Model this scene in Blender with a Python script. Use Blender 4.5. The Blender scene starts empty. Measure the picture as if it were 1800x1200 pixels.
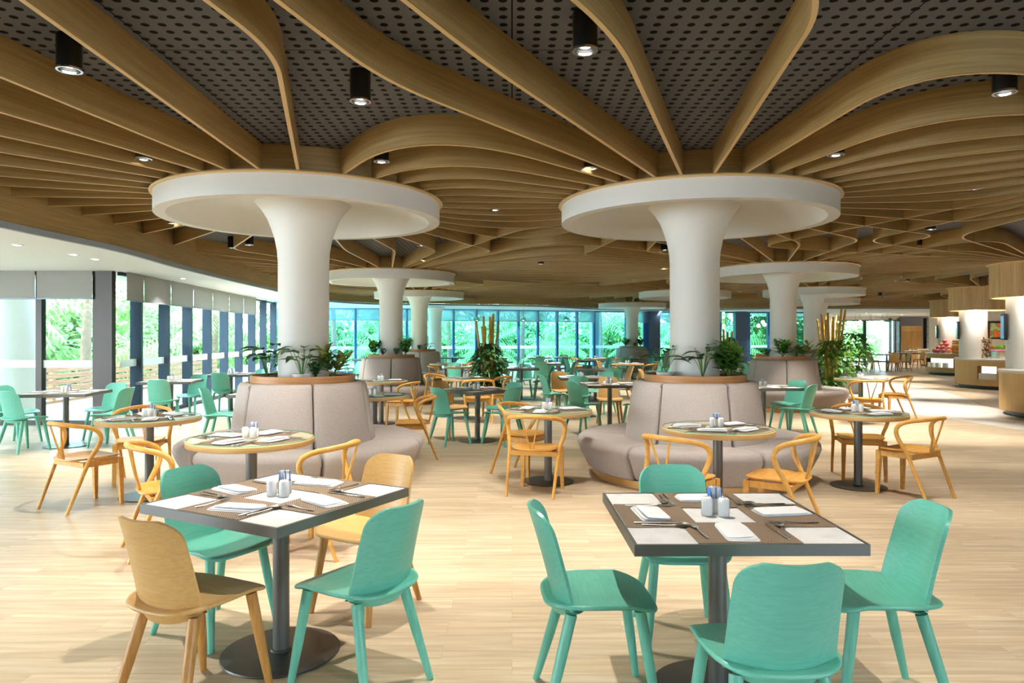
import bpy, bmesh, math, random
from mathutils import Vector, Matrix
R = math.radians
PI = math.pi
rnd = random.Random(7)
C = bpy.context.scene.collection
SC = bpy.context.scene

# ------------------------------------------------------------------ camera, world, sun, exposure
EYE = 1.5
cam = bpy.data.cameras.new('camera')
cam.sensor_width = 36.0
cam.lens = 1245 / 1800 * 36.0
cam.shift_y = -8 / 1800
cam.clip_end = 300
camo = bpy.data.objects.new('camera', cam)
C.objects.link(camo)
camo.location = (0, 0, EYE)
camo.rotation_euler = (R(90), 0, 0)
SC.camera = camo

SC.view_settings.view_transform = 'Standard'
SC.view_settings.look = 'None'
SC.view_settings.gamma = 1
SC.view_settings.use_curve_mapping = False
SC.view_settings.exposure = 0.55
SC.cycles.use_denoising = True
SC.cycles.max_bounces = 7
SC.cycles.diffuse_bounces = 5
SC.cycles.glossy_bounces = 3
SC.cycles.transmission_bounces = 4
SC.cycles.transparent_max_bounces = 10
SC.cycles.sample_clamp_indirect = 6
SC.cycles.caustics_reflective = False
SC.cycles.caustics_refractive = False

w = bpy.data.worlds.new('sky')
SC.world = w
w.use_nodes = True
nt = w.node_tree
bg = nt.nodes['Background']
tc = nt.nodes.new('ShaderNodeTexCoord')
sep = nt.nodes.new('ShaderNodeSeparateXYZ')
ramp = nt.nodes.new('ShaderNodeValToRGB')
ramp.color_ramp.elements[0].position = 0.0
ramp.color_ramp.elements[0].color = (0.80, 0.92, 1.0, 1)
ramp.color_ramp.elements[1].position = 0.7
ramp.color_ramp.elements[1].color = (0.40, 0.66, 1.0, 1)
nt.links.new(tc.outputs['Generated'], sep.inputs[0])
nt.links.new(sep.outputs['Z'], ramp.inputs[0])
nt.links.new(ramp.outputs[0], bg.inputs[0])
bg.inputs[1].default_value = 11.5

sun = bpy.data.lights.new('sun', 'SUN')
sun.energy = 11.0
sun.angle = R(1.0)
sun.color = (1.0, 0.95, 0.86)
suno = bpy.data.objects.new('sun', sun)
C.objects.link(suno)
suno.rotation_euler = (Vector((0.75, 0.30, -0.60))).to_track_quat('-Z', 'Y').to_euler()

SPOT_W = 132.0            # power of each ceiling downlight
SPOT_COL = (1.0, 0.93, 0.83)
BULB_E = 30.0

# ------------------------------------------------------------------ materials
def lin(r, g, b):
    f = lambda c: (c / 255 / 12.92) if c / 255 <= 0.04045 else ((c / 255 + 0.055) / 1.055) ** 2.4
    return (f(r), f(g), f(b), 1)

def mat(name, col, rough=0.5, metal=0.0, spec=0.5, coat=0.0, emit=None, es=0.0):
    m = bpy.data.materials.new(name)
    m.use_nodes = True
    p = m.node_tree.nodes['Principled BSDF']
    p.inputs['Base Color'].default_value = col
    p.inputs['Roughness'].default_value = rough
    p.inputs['Metallic'].default_value = metal
    p.inputs['Specular IOR Level'].default_value = spec
    p.inputs['Coat Weight'].default_value = coat
    if emit:
        p.inputs['Emission Color'].default_value = emit
        p.inputs['Emission Strength'].default_value = es
    return m

def grain(m, c1, c2, scale, detail=5, w=1.0, bump=0.0, noise_scale=1.0, lo=0.35, hi=0.68):
    """stretched noise between two colours, in object coordinates"""
    t = m.node_tree
    p = t.nodes['Principled BSDF']
    tc = t.nodes.new('ShaderNodeTexCoord')
    mp = t.nodes.new('ShaderNodeMapping')
    mp.inputs['Scale'].default_value = scale
    n = t.nodes.new('ShaderNodeTexNoise')
    n.inputs['Scale'].default_value = noise_scale
    n.inputs['Detail'].default_value = detail
    n.inputs['Distortion'].default_value = 0.4
    r = t.nodes.new('ShaderNodeValToRGB')
    r.color_ramp.elements[0].position = lo
    r.color_ramp.elements[0].color = c1
    r.color_ramp.elements[1].position = hi
    r.color_ramp.elements[1].color = c2
    t.links.new(tc.outputs['Object'], mp.inputs[0])
    t.links.new(mp.outputs[0], n.inputs['Vector'])
    t.links.new(n.outputs['Fac'], r.inputs[0])
    t.links.new(r.outputs[0], p.inputs['Base Color'])
    if bump:
        b = t.nodes.new('ShaderNodeBump')
        b.inputs['Strength'].default_value = bump
        b.inputs['Distance'].default_value = 0.002
        t.links.new(n.outputs['Fac'], b.inputs['Height'])
        t.links.new(b.outputs[0], p.inputs['Normal'])
    return m

M = {}
M['white'] = mat('white_plaster', lin(240, 236, 228), 0.6)
M['soffit'] = mat('white_soffit_paint', lin(240, 242, 244), 0.7)
M['mint'] = grain(mat('mint_stain', lin(110, 205, 180), 0.32), lin(104, 186, 164), lin(114, 196, 175), (4, 90, 90))
M['mint_leg'] = grain(mat('mint_stain_leg', lin(110, 205, 180), 0.4), lin(98, 176, 154), lin(112, 192, 170), (50, 50, 3))
M['oak'] = grain(mat('oak_ply', lin(214, 172, 108), 0.38), lin(208, 164, 100), lin(220, 178, 114), (4, 90, 90))
M['oak_leg'] = grain(mat('oak_leg', lin(190, 140, 75), 0.4), lin(176, 122, 58), lin(205, 152, 82), (50, 50, 3))
M['honey'] = grain(mat('honey_beech', lin(226, 168, 82), 0.38), lin(218, 158, 70), lin(232, 180, 96), (6, 30, 30))
M['fin'] = grain(mat('oak_veneer', lin(150, 112, 66), 0.5), lin(152, 122, 72), lin(174, 144, 92), (1.3, 1.3, 55), noise_scale=1.0)
M['fin_edge'] = mat('oak_veneer_edge', lin(222, 188, 132), 0.5)
M['drum'] = grain(mat('oak_slats', lin(214, 178, 124), 0.5), lin(196, 156, 100), lin(222, 188, 134), (9, 9, 0.6))
M['counter_wood'] = grain(mat('counter_veneer', lin(214, 172, 108), 0.45), lin(204, 160, 96), lin(220, 180, 116), (4, 4, 0.8))
M['ring_wood'] = grain(mat('planter_veneer', lin(180, 130, 82), 0.45), lin(168, 118, 72), lin(192, 142, 92), (2, 2, 40))
M['plinth'] = mat('brushed_brass_plinth', lin(196, 150, 90), 0.35, 0.6)
M['metal_grey'] = mat('grey_powdercoat', lin(104, 104, 100), 0.42, 0.35)
M['metal_dark'] = mat('dark_base_plate', lin(82, 82, 80), 0.35, 0.5)
M['marble'] = grain(mat('white_marble', lin(226, 226, 222), 0.40, spec=0.3), lin(232, 232, 230), lin(246, 246, 244), (9, 9, 9), lo=0.3, hi=0.55)
M['roundtop'] = grain(mat('cream_table_inlay', lin(196, 184, 160), 0.3), lin(206, 190, 162), lin(226, 214, 190), (60, 60, 60))
M['steel'] = mat('polished_steel', lin(228, 228, 228), 0.25, 1.0)
M['linen'] = mat('white_linen', lin(246, 246, 248), 0.85)
M['china'] = mat('white_china', lin(246, 244, 240), 0.2)
M['sachet'] = mat('blue_paper', lin(96, 146, 226), 0.5)
M['paper'] = mat('white_paper', lin(236, 240, 246), 0.6)
M['black'] = mat('black_lamp_housing', lin(20, 20, 20), 0.35)
M['black_frame'] = mat('black_frame', lin(26, 26, 28), 0.4)
M['chrome'] = mat('chrome_ring', lin(220, 220, 225), 0.15, 1.0)
M['bulb'] = mat('lamp_glow', (1, 1, 1, 1), 0.5, emit=(1.0, 0.96, 0.88, 1), es=BULB_E)
M['led'] = mat('led_diffuser', (1, 1, 1, 1), 0.5, emit=(1.0, 0.95, 0.86, 1), es=5.0)
M['niche'] = mat('niche_light_panel', (1, 1, 1, 1), 0.5, emit=(1.0, 0.97, 0.93, 1), es=0.75)
M['globe'] = mat('glass_globe_glow', (1, 1, 1, 1), 0.4, emit=(1.0, 0.97, 0.92, 1), es=3.0)
M['bronze'] = mat('bronze_frame', lin(66, 62, 58), 0.4, 0.5)
M['slate'] = mat('blue_grey_frame', lin(52, 66, 82), 0.4, 0.3)
M['blue_frame'] = mat('blue_window_frame', lin(58, 106, 158), 0.4, 0.2)
M['darkblue'] = mat('dark_blue_panel', lin(58, 80, 108), 0.5)
M['soil'] = mat('dark_soil', lin(48, 40, 34), 0.9)
M['pot'] = mat('white_ceramic', lin(232, 232, 228), 0.35)
M['stone'] = mat('pale_stone_top', lin(228, 224, 216), 0.3)
M['bamboo'] = grain(mat('dry_bamboo', lin(196, 158, 70), 0.45), lin(176, 132, 46), lin(212, 176, 92), (40, 40, 3))
M['trim_grey'] = mat('grey_trim', lin(150, 158, 168), 0.5)
M['screen'] = mat('screen_glass', lin(60, 130, 190), 0.2, emit=lin(90, 150, 200), es=0.25)
M['greywall'] = mat('grey_panel', lin(150, 150, 158), 0.6)
M['gravel'] = mat('pale_paving', lin(226, 224, 218), 0.9)
M['trunk'] = grain(mat('bark', lin(120, 100, 80), 0.9), lin(96, 78, 60), lin(146, 124, 100), (9, 9, 30))
M['deck'] = grain(mat('timber_fence', lin(176, 130, 92), 0.7), lin(150, 104, 70), lin(190, 146, 108), (2, 2, 50))

def leafmat(name, c1, c2, trans=0.35, rough=0.45):
    m = mat(name, c1, rough)
    grain(m, c1, c2, (6, 6, 6), 2)
    t = m.node_tree
    p = t.nodes['Principled BSDF']
    out = t.nodes['Material Output']
    tr = t.nodes.new('ShaderNodeBsdfTranslucent')
    mix = t.nodes.new('ShaderNodeMixShader')
    mix.inputs[0].default_value = trans
    src = p.inputs['Base Color'].links[0].from_socket
    t.links.new(src, tr.inputs[0])
    t.links.new(p.outputs[0], mix.inputs[1])
    t.links.new(tr.outputs[0], mix.inputs[2])
    t.links.new(mix.outputs[0], out.inputs['Surface'])
    return m
M['leaf_dark'] = leafmat('dark_green_leaf', lin(40, 84, 40), lin(66, 118, 54), 0.2)
M['leaf_mid'] = leafmat('mid_green_leaf', lin(62, 120, 44), lin(110, 168, 62), 0.25)
M['leaf_var'] = leafmat('variegated_leaf', lin(60, 108, 44), lin(196, 196, 96), 0.25)
M['tree_leaf'] = leafmat('tree_leaf', lin(134, 178, 104), lin(196, 220, 156), 0.55, 0.6)
M['tree_leaf2'] = leafmat('dark_tree_leaf', lin(108, 166, 112), lin(160, 208, 150), 0.55, 0.6)
M['palm_leaf'] = leafmat('palm_leaf', lin(150, 196, 104), lin(206, 228, 150), 0.5, 0.5)

def fabric():
    m = mat('grey_upholstery', lin(184, 174, 168), 0.9, spec=0.2)
    grain(m, lin(172, 162, 156), lin(192, 183, 177), (160, 160, 160), 2)
    return m
M['fabric'] = fabric()
M['seam'] = mat('dark_seam', lin(96, 88, 84), 0.9)

def woven():
    m = mat('woven_vinyl', lin(120, 100, 80), 0.7)
    t = m.node_tree
    p = t.nodes['Principled BSDF']
    tc = t.nodes.new('ShaderNodeTexCoord')
    mp = t.nodes.new('ShaderNodeMapping')
    mp.inputs['Scale'].default_value = (170, 170, 1)
    ch = t.nodes.new('ShaderNodeTexChecker')
    ch.inputs['Scale'].default_value = 1.0
    ch.inputs[1].default_value = lin(88, 70, 54)
    ch.inputs[2].default_value = lin(170, 146, 118)
    t.links.new(tc.outputs['Object'], mp.inputs[0])
    t.links.new(mp.outputs[0], ch.inputs[0])
    t.links.new(ch.outputs[0], p.inputs['Base Color'])
    return m
M['woven'] = woven()

def floor_mat():
    m = mat('oak_plank_tile', lin(222, 200, 164), 0.42, spec=0.45)
    t = m.node_tree
    p = t.nodes['Principled BSDF']
    tc = t.nodes.new('ShaderNodeTexCoord')
    br = t.nodes.new('ShaderNodeTexBrick')
    br.inputs['Scale'].default_value = 1.0
    br.inputs['Brick Width'].default_value = 0.9
    br.inputs['Row Height'].default_value = 0.15
    br.inputs['Mortar Size'].default_value = 0.0016
    br.inputs['Mortar Smooth'].default_value = 0.4
    br.inputs['Bias'].default_value = 0.0
    br.offset = 0.37
    br.inputs['Color1'].default_value = (0.0, 0, 0, 1)
    br.inputs['Color2'].default_value = (1, 1, 1, 1)
    br.inputs['Mortar'].default_value = (0.5, 0.5, 0.5, 1)
    mp = t.nodes.new('ShaderNodeMapping')
    mp.inputs['Scale'].default_value = (1.6, 22, 1)
    n = t.nodes.new('ShaderNodeTexNoise')
    n.inputs['Scale'].default_value = 1.0
    n.inputs['Detail'].default_value = 7
    n.inputs['Distortion'].default_value = 0.6
    # each plank gets its own slice of the noise
    add = t.nodes.new('ShaderNodeVectorMath')
    add.operation = 'ADD'
    sc = t.nodes.new('ShaderNodeVectorMath')
    sc.operation = 'SCALE'
    sc.inputs['Scale'].default_value = 37.0
    t.links.new(tc.outputs['Object'], br.inputs['Vector'])
    t.links.new(tc.outputs['Object'], mp.inputs[0])
    t.links.new(br.outputs['Color'], sc.inputs[0])
    t.links.new(mp.outputs[0], add.inputs[0])
    t.links.new(sc.outputs[0], add.inputs[1])
    t.links.new(add.outputs[0], n.inputs['Vector'])
    r = t.nodes.new('ShaderNodeValToRGB')
    e = r.color_ramp.elements
    e[0].position = 0.30
    e[0].color = lin(192, 168, 136)
    e[1].position = 0.70
    e[1].color = lin(222, 206, 180)
    mid = e.new(0.5)
    mid.color = lin(207, 186, 155)
    t.links.new(n.outputs['Fac'], r.inputs[0])
    # plank to plank tone
    hsv = t.nodes.new('ShaderNodeHueSaturation')
    mr = t.nodes.new('ShaderNodeMapRange')
    mr.inputs['To Min'].default_value = 0.90
    mr.inputs['To Max'].default_value = 1.06
    t.links.new(br.outputs['Color'], mr.inputs['Value'])
    t.links.new(mr.outputs[0], hsv.inputs['Value'])
    t.links.new(r.outputs[0], hsv.inputs['Color'])
    mixm = t.nodes.new('ShaderNodeMixRGB')
    mixm.inputs['Color2'].default_value = lin(170, 146, 112)
    fm = t.nodes.new('ShaderNodeMath')
    fm.operation = 'MULTIPLY'
    fm.inputs[1].default_value = 0.55
    t.links.new(br.outputs['Fac'], fm.inputs[0])
    t.links.new(fm.outputs[0], mixm.inputs['Fac'])
    t.links.new(hsv.outputs[0], mixm.inputs['Color1'])
    t.links.new(mixm.outputs[0], p.inputs['Base Color'])
    return m
M['floor'] = floor_mat()
M['pale_floor'] = grain(mat('pale_grey_tile_with_glare', lin(228, 226, 222), 0.3), lin(214, 211, 206), lin(236, 234, 230), (0.8, 6, 1), 5)

def perforated():
    m = mat('perforated_dark_panel', lin(92, 86, 82), 0.6)
    t = m.node_tree
    p = t.nodes['Principled BSDF']
    tc = t.nodes.new('ShaderNodeTexCoord')
    def hole(scale, r0, r1):
        mp = t.nodes.new('ShaderNodeVectorMath')
        mp.operation = 'MULTIPLY'
        mp.inputs[1].default_value = scale
        fr = t.nodes.new('ShaderNodeVectorMath')
        fr.operation = 'FRACTION'
        sb = t.nodes.new('ShaderNodeVectorMath')
        sb.operation = 'SUBTRACT'
        sb.inputs[1].default_value = (0.5, 0.5, 0)
        t.links.new(tc.outputs['Object'], mp.inputs[0])
        t.links.new(mp.outputs[0], fr.inputs[0])
        t.links.new(fr.outputs[0], sb.inputs[0])
        return sb.outputs[0]
    v = hole((1 / 0.093, 1 / 0.093, 0), 0, 0)
    ln = t.nodes.new('ShaderNodeVectorMath')
    ln.operation = 'LENGTH'
    t.links.new(v, ln.inputs[0])
    mr = t.nodes.new('ShaderNodeMapRange')
    mr.inputs['From Min'].default_value = 0.225
    mr.inputs['From Max'].default_value = 0.25
    t.links.new(ln.outputs['Value'], mr.inputs['Value'])
    s = hole((1 / 2.1, 1 / 1.05, 0), 0, 0)
    ab = t.nodes.new('ShaderNodeVectorMath')
    ab.operation = 'ABSOLUTE'
    t.links.new(s, ab.inputs[0])
    sp = t.nodes.new('ShaderNodeSeparateXYZ')
    t.links.new(ab.outputs[0], sp.inputs[0])
    gx = t.nodes.new('ShaderNodeMath'); gx.operation = 'LESS_THAN'; gx.inputs[1].default_value = 0.498
    gy = t.nodes.new('ShaderNodeMath'); gy.operation = 'LESS_THAN'; gy.inputs[1].default_value = 0.496
    t.links.new(sp.outputs['X'], gx.inputs[0])
    t.links.new(sp.outputs['Y'], gy.inputs[0])
    m1 = t.nodes.new('ShaderNodeMath'); m1.operation = 'MULTIPLY'
    m2 = t.nodes.new('ShaderNodeMath'); m2.operation = 'MULTIPLY'
    t.links.new(gx.outputs[0], m1.inputs[0]); t.links.new(gy.outputs[0], m1.inputs[1])
    t.links.new(m1.outputs[0], m2.inputs[0]); t.links.new(mr.outputs[0], m2.inputs[1])
    mix = t.nodes.new('ShaderNodeMixRGB')
    mix.inputs['Color1'].default_value = lin(4, 4, 4)
    mix.inputs['Color2'].default_value = lin(94, 95, 99)
    t.links.new(m2.outputs[0], mix.inputs['Fac'])
    t.links.new(mix.outputs[0], p.inputs['Base Color'])
    return m
M['perforated'] = perforated()
M['perforated'].node_tree.nodes['Principled BSDF'].inputs['Specular IOR Level'].default_value = 0.05

def glass(name, tint, refl=0.08):
    m = bpy.data.materials.new(name)
    m.use_nodes = True
    t = m.node_tree
    t.nodes.clear()
    out = t.nodes.new('ShaderNodeOutputMaterial')
    tr = t.nodes.new('ShaderNodeBsdfTransparent')
    tr.inputs[0].default_value = tint
    gl = t.nodes.new('ShaderNodeBsdfGlossy')
    gl.inputs['Roughness'].default_value = 0.02
    fr = t.nodes.new('ShaderNodeFresnel')
    fr.inputs[0].default_value = 1.35
    mul = t.nodes.new('ShaderNodeMath')
    mul.operation = 'MULTIPLY'
    mul.inputs[1].default_value = refl * 12
    mul.use_clamp = True
    mix = t.nodes.new('ShaderNodeMixShader')
    geo = t.nodes.new('ShaderNodeNewGeometry')
    front = t.nodes.new('ShaderNodeMath')
    front.operation = 'SUBTRACT'
    front.inputs[0].default_value = 1.0
    t.links.new(geo.outputs['Backfacing'], front.inputs[1])
    both = t.nodes.new('ShaderNodeMath')
    both.operation = 'MULTIPLY'
    t.links.new(fr.outputs[0], both.inputs[0])
    t.links.new(front.outputs[0], both.inputs[1])
    t.links.new(both.outputs[0], mul.inputs[0])
    t.links.new(mul.outputs[0], mix.inputs[0])
    t.links.new(tr.outputs[0], mix.inputs[1])
    t.links.new(gl.outputs[0], mix.inputs[2])
    t.links.new(mix.outputs[0], out.inputs[0])
    return m
M['glass'] = glass('window_glass', (0.92, 0.985, 1.0, 1), 0.02)
M['glass_blue'] = glass('tinted_window_glass', (0.50, 0.82, 0.95, 1), 0.02)
M['glass_top'] = glass('table_glass', (0.95, 0.965, 0.95, 1), 0.03)
M['glass_edge'] = mat('green_glass_edge', lin(120, 190, 160), 0.15)
def translucent(name, col, alpha):
    m = bpy.data.materials.new(name)
    m.use_nodes = True
    t = m.node_tree
    t.nodes.clear()
    out = t.nodes.new('ShaderNodeOutputMaterial')
    tr = t.nodes.new('ShaderNodeBsdfTransparent')
    df = t.nodes.new('ShaderNodeBsdfDiffuse')
    tl = t.nodes.new('ShaderNodeBsdfTranslucent')
    df.inputs[0].default_value = col
    tl.inputs[0].default_value = col
    a = t.nodes.new('ShaderNodeMixShader')
    b = t.nodes.new('ShaderNodeMixShader')
    a.inputs[0].default_value = 0.5
    b.inputs[0].default_value = alpha
    t.links.new(df.outputs[0], a.inputs[1]); t.links.new(tl.outputs[0], a.inputs[2])
    t.links.new(tr.outputs[0], b.inputs[1]); t.links.new(a.outputs[0], b.inputs[2])
    t.links.new(b.outputs[0], out.inputs[0])
    return m
M['frost'] = translucent('frosted_band', lin(252, 252, 250), 0.88)
M['blind'] = translucent('roller_blind_cloth', lin(190, 186, 182), 0.96)
M['blind_blue'] = translucent('blue_grey_blind_cloth', lin(170, 192, 216), 0.62)

# ------------------------------------------------------------------ mesh helpers
class MB:
    def __init__(s):
        s.v, s.f, s.mi, s.mats = [], [], [], []
    def m(s, material):
        if material not in s.mats:
            s.mats.append(material)
        s.cur = s.mats.index(material)
        return s
    cur = 0
    def add(s, vs, fs):
        o = len(s.v)
        s.v += [tuple(v) for v in vs]
        for f in fs:
            s.f.append([o + i for i in f])
            s.mi.append(s.cur)
        return s
    def box(s, c, d, rz=0):
        x, y, z = c
        a, b, h = d[0] / 2, d[1] / 2, d[2] / 2
        cs, sn = math.cos(rz), math.sin(rz)
        vs = []
        for dz in (-h, h):
            for dx, dy in ((-a, -b), (a, -b), (a, b), (-a, b)):
                vs.append((x + dx * cs - dy * sn, y + dx * sn + dy * cs, z + dz))
        return s.add(vs, [(3, 2, 1, 0), (4, 5, 6, 7), (0, 1, 5, 4), (1, 2, 6, 5), (2, 3, 7, 6), (3, 0, 4, 7)])
    def rings(s, rings, cap=True, closed=True):
        n = len(rings[0])
        vs = [p for r in rings for p in r]
        fs = []
        for k in range(len(rings) - 1):
            for i in range(n if closed else n - 1):
                j = (i + 1) % n
                fs.append((k * n + i, k * n + j, (k + 1) * n + j, (k + 1) * n + i))
        if cap:
            fs.append(tuple(reversed(range(n))))
            fs.append(tuple((len(rings) - 1) * n + i for i in range(n)))
        return s.add(vs, fs)
    def lathe(s, prof, c=(0, 0, 0), n=32, cap=True, a0=0.0, a1=2 * PI):
        full = abs(a1 - a0 - 2 * PI) < 1e-6
        m = n if full else n + 1
        rs = [[(c[0] + r * math.cos(a0 + (a1 - a0) * i / n), c[1] + r * math.sin(a0 + (a1 - a0) * i / n), c[2] + z) for i in range(m)] for r, z in prof]
        return s.rings(rs, cap and full, full)
    def tube(s, pts, rad, n=8, flat=1.0):
        pts = [Vector(p) for p in pts]
        if not isinstance(rad, (list, tuple)):
            rad = [rad] * len(pts)
        rs = []
        up = Vector((0, 0, 1))
        prev = None
        for i, p in enumerate(pts):
            a = pts[max(0, i - 1)]
            b = pts[min(len(pts) - 1, i + 1)]
            d = (b - a).normalized()
            if prev is None:
                u = d.cross(up)
                if u.length < 1e-3:
                    u = d.cross(Vector((0, 1, 0)))
                u.normalize()
            else:
                u = (prev - d * prev.dot(d)).normalized()
            prev = u
            v = d.cross(u)
            rs.append([p + (u * math.cos(2 * PI * k / n) + v * math.sin(2 * PI * k / n) * flat) * rad[i] for k in range(n)])
        return s.rings(rs)
    def ball(s, c, r, n=12, k=7, sz=1.0):
        pr = [(max(r * math.sin(PI * i / k), 1e-4), -r * sz * math.cos(PI * i / k)) for i in range(k + 1)]
        return s.lathe(pr, c, n)
    def data(s, name, smooth=True, angle=40):
        me = bpy.data.meshes.new(name)
        me.from_pydata(s.v, [], s.f)
        for mm in s.mats:
            me.materials.append(mm)
        me.polygons.foreach_set('material_index', s.mi)
        me.update()
        bm = bmesh.new()
        bm.from_mesh(me)
        bmesh.ops.recalc_face_normals(bm, faces=bm.faces)
        bm.to_mesh(me)
        bm.free()
        if smooth:
            me.polygons.foreach_set('use_smooth', [True] * len(me.polygons))
            me.set_sharp_from_angle(angle=R(angle))
        return me
    def obj(s, name, material=None, parent=None, smooth=True, angle=40, loc=None, rz=0):
        if material is not None and not s.mats:
            s.mats = [material]
        o = bpy.data.objects.new(name, s.data(name, smooth, angle))
        C.objects.link(o)
        if parent:
            o.parent = parent
        if loc:
            o.location = loc
        if rz:
            o.rotation_euler = (0, 0, rz)
        return o

LABELS = {}
def tag(o, label, cat, group=None, kind=None):
    o['label'] = label
    o['category'] = cat
    if group:
        o['group'] = group
    if kind:
        o['kind'] = kind
    LABELS.setdefault(label, []).append(o.name)
    n = len(label.split())
    if n > 16 or n < 4:
        print('LABEL LENGTH', n, label)
    return o
def empty(name, loc=(0, 0, 0), rz=0):
    o = bpy.data.objects.new(name, None)
    C.objects.link(o)
    o.location = loc
    o.rotation_euler = (0, 0, rz)
    o.empty_display_size = 0.1
    return o
def thing(name, label, cat, loc=(0, 0, 0), rz=0, group=None):
    return tag(empty(name, loc, rz), label, cat, group)
def struct(o):
    o['kind'] = 'structure'
    return o
def copy_tree(root, loc, rz, label=None, cat=None, group=None):
    def rec(o, par):
        c = o.copy()
        C.objects.link(c)
        c.parent = par
        for ch in o.children:
            rec(ch, c)
        return c
    r = rec(root, None)
    r.location = loc
    r.rotation_euler = (0, 0, rz)
    if label:
        tag(r, label, cat or root['category'], group)
    return r
class Kind:
    """a thing built once, then copied: the first placement moves the source itself"""
    def __init__(s, root):
        s.root, s.used = root, False
    def put(s, loc, rz, label, cat, group=None):
        if not s.used:
            s.used = True
            s.root.location = loc
            s.root.rotation_euler = (0, 0, rz)
            return tag(s.root, label, cat, group)
        return copy_tree(s.root, loc, rz, label, cat, group)
    def drop(s):
        if not s.used:
            for ch in list(s.root.children_recursive):
                bpy.data.objects.remove(ch)
            bpy.data.objects.remove(s.root)
def at(px, Y, z=0.0):
    return Vector(((px - 900) / 1245 * Y, Y, z))
def bez(p0, p1, p2, n):
    return [p0 * (1 - t) ** 2 + p1 * 2 * t * (1 - t) + p2 * t * t for t in [i / n for i in range(n + 1)]]
def catmull(pts, n=5):
    pts = [Vector(p) for p in pts]
    P = [pts[0] * 2 - pts[1]] + pts + [pts[-1] * 2 - pts[-2]]
    out = []
    for i in range(1, len(P) - 2):
        for k in range(n):
            t = k / n
            a, b, c, d = P[i - 1], P[i], P[i + 1], P[i + 2]
            out.append(0.5 * ((2 * b) + (c - a) * t + (2 * a - 5 * b + 4 * c - d) * t * t + (3 * b - a - 3 * c + d) * t ** 3))
    out.append(pts[-1])
    return out
def ordinal(n):
    return ['first', 'second', 'third', 'fourth', 'fifth', 'sixth', 'seventh', 'eighth', 'ninth', 'tenth', 'eleventh', 'twelfth',
            'thirteenth', 'fourteenth', 'fifteenth', 'sixteenth', 'seventeenth', 'eighteenth', 'nineteenth', 'twentieth'][n]

# ------------------------------------------------------------------ the setting: floor, ceilings, soffit, walls
CEIL = 3.2
FIN0 = 2.97
def slab(name, x0, x1, y0, y1, z0, z1, m):
    return struct(MB().box(((x0 + x1) / 2, (y0 + y1) / 2, (z0 + z1) / 2), (x1 - x0, y1 - y0, z1 - z0)).obj(name, m, smooth=False))
tag(slab('floor', -14, 32, -7, 47, -0.1, 0.0, M['floor']), 'light oak wood-look plank floor running across the whole restaurant', 'floor', kind='structure')
tag(slab('ceiling', -6.6, 32, -7, 33.4, CEIL, CEIL + 0.1, M['perforated']), 'dark grey perforated ceiling panels above the oak fins', 'ceiling', kind='structure')
tag(slab('ceiling', 13.5, 32, 33.4, 47, CEIL, CEIL + 0.1, M['perforated']), 'ceiling over the far lounge', 'ceiling', kind='structure')
pale = [(9.6, 7.5), (8.4, 10.5), (8.2, 11.4), (7.95, 13.2), (7.4, 14.6), (7.05, 16.0), (7.2, 18.5), (8.3, 21), (10.3, 23.4), (12.0, 23.6), (12.6, 22.0), (11.9, 19.6), (11.2, 17.5), (10.3, 15.6), (9.9, 13.5), (10.2, 10.5), (10.9, 7.5)]  # pale tile band, partly the white glare of the counters painted in
pm = MB()
pm.add([(x, y, 0.002) for x, y in pale] + [(x, y, 0.001) for x, y in pale],
       [tuple(range(len(pale)))] + [(i, (i + 1) % len(pale), len(pale) + (i + 1) % len(pale), len(pale) + i) for i in range(len(pale))])
tag(struct(pm.obj('floor_inlay_with_glare', M['pale_floor'], smooth=False)), 'pale grey tile inlay with painted-in glare, curving along the buffet counters', 'floor', kind='structure')

EDGE = [(-5.4, -7), (-5.3, 2), (-5.25, 7.45), (-5.2, 9.3), (-5.45, 11.4), (-5.65, 14.1), (-5.85, 17.6), (-6.1, 21), (-6.2, 24), (-5.2, 26.6), (-2.5, 27.5), (1, 28.6), (3.4, 31.4), (5.2, 32.8), (8, 32.6), (12, 31), (17, 30.8), (24, 33), (27.5, 36)]
OUTER = [(-14, -7), (-14, 2), (-14, 7.45), (-14, 9.3), (-14, 12.4), (-7.7, 14.5), (-7.8, 18), (-8.2, 21), (-8.4, 31), (-5.2, 33), (-2.5, 33.5), (1, 34.5), (3.4, 35), (5.2, 35.5), (8, 36), (12, 37), (17, 46), (24, 46), (32, 46)]
def sofz(y):
    return 2.62 + 0.10 * min(1, max(0, (y - 18) / 9))
SPL = catmull([(x, y, 0) for x, y in EDGE], 6)
OSP = []
for i in range(len(OUTER) - 1):
    for k in range(6):
        t = k / 6
        OSP.append(Vector((OUTER[i][0] * (1 - t) + OUTER[i + 1][0] * t, OUTER[i][1] * (1 - t) + OUTER[i + 1][1] * t, 0)))
OSP.append(Vector((*OUTER[-1], 0)))
sm = MB()
rows = []
for a, b in zip(SPL, OSP):
    z = sofz(a.y)
    rows.append([(a.x, a.y, z), (b.x, b.y, z), (b.x, b.y, z + 0.06), (a.x, a.y, z + 0.06)])
sm.rings(rows)
tag(struct(sm.obj('ceiling_soffit', M['soffit'], smooth=False)), 'smooth white plaster soffit along the window walls', 'ceiling', kind='structure')
tag(slab('ceiling_slab', -14.2, -5.9, -7, 12.4, CEIL + 0.12, CEIL + 0.2, M['soffit']), 'concrete slab above the white soffit by the corner windows', 'ceiling', kind='structure')
tag(slab('ceiling_slab', -8.2, -5.9, 12.4, 31, CEIL + 0.12, CEIL + 0.2, M['soffit']), 'concrete slab above the soffit of the long window wall', 'ceiling', kind='structure')
fm = MB()
gm = MB()
fr, gr = [], []
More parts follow.
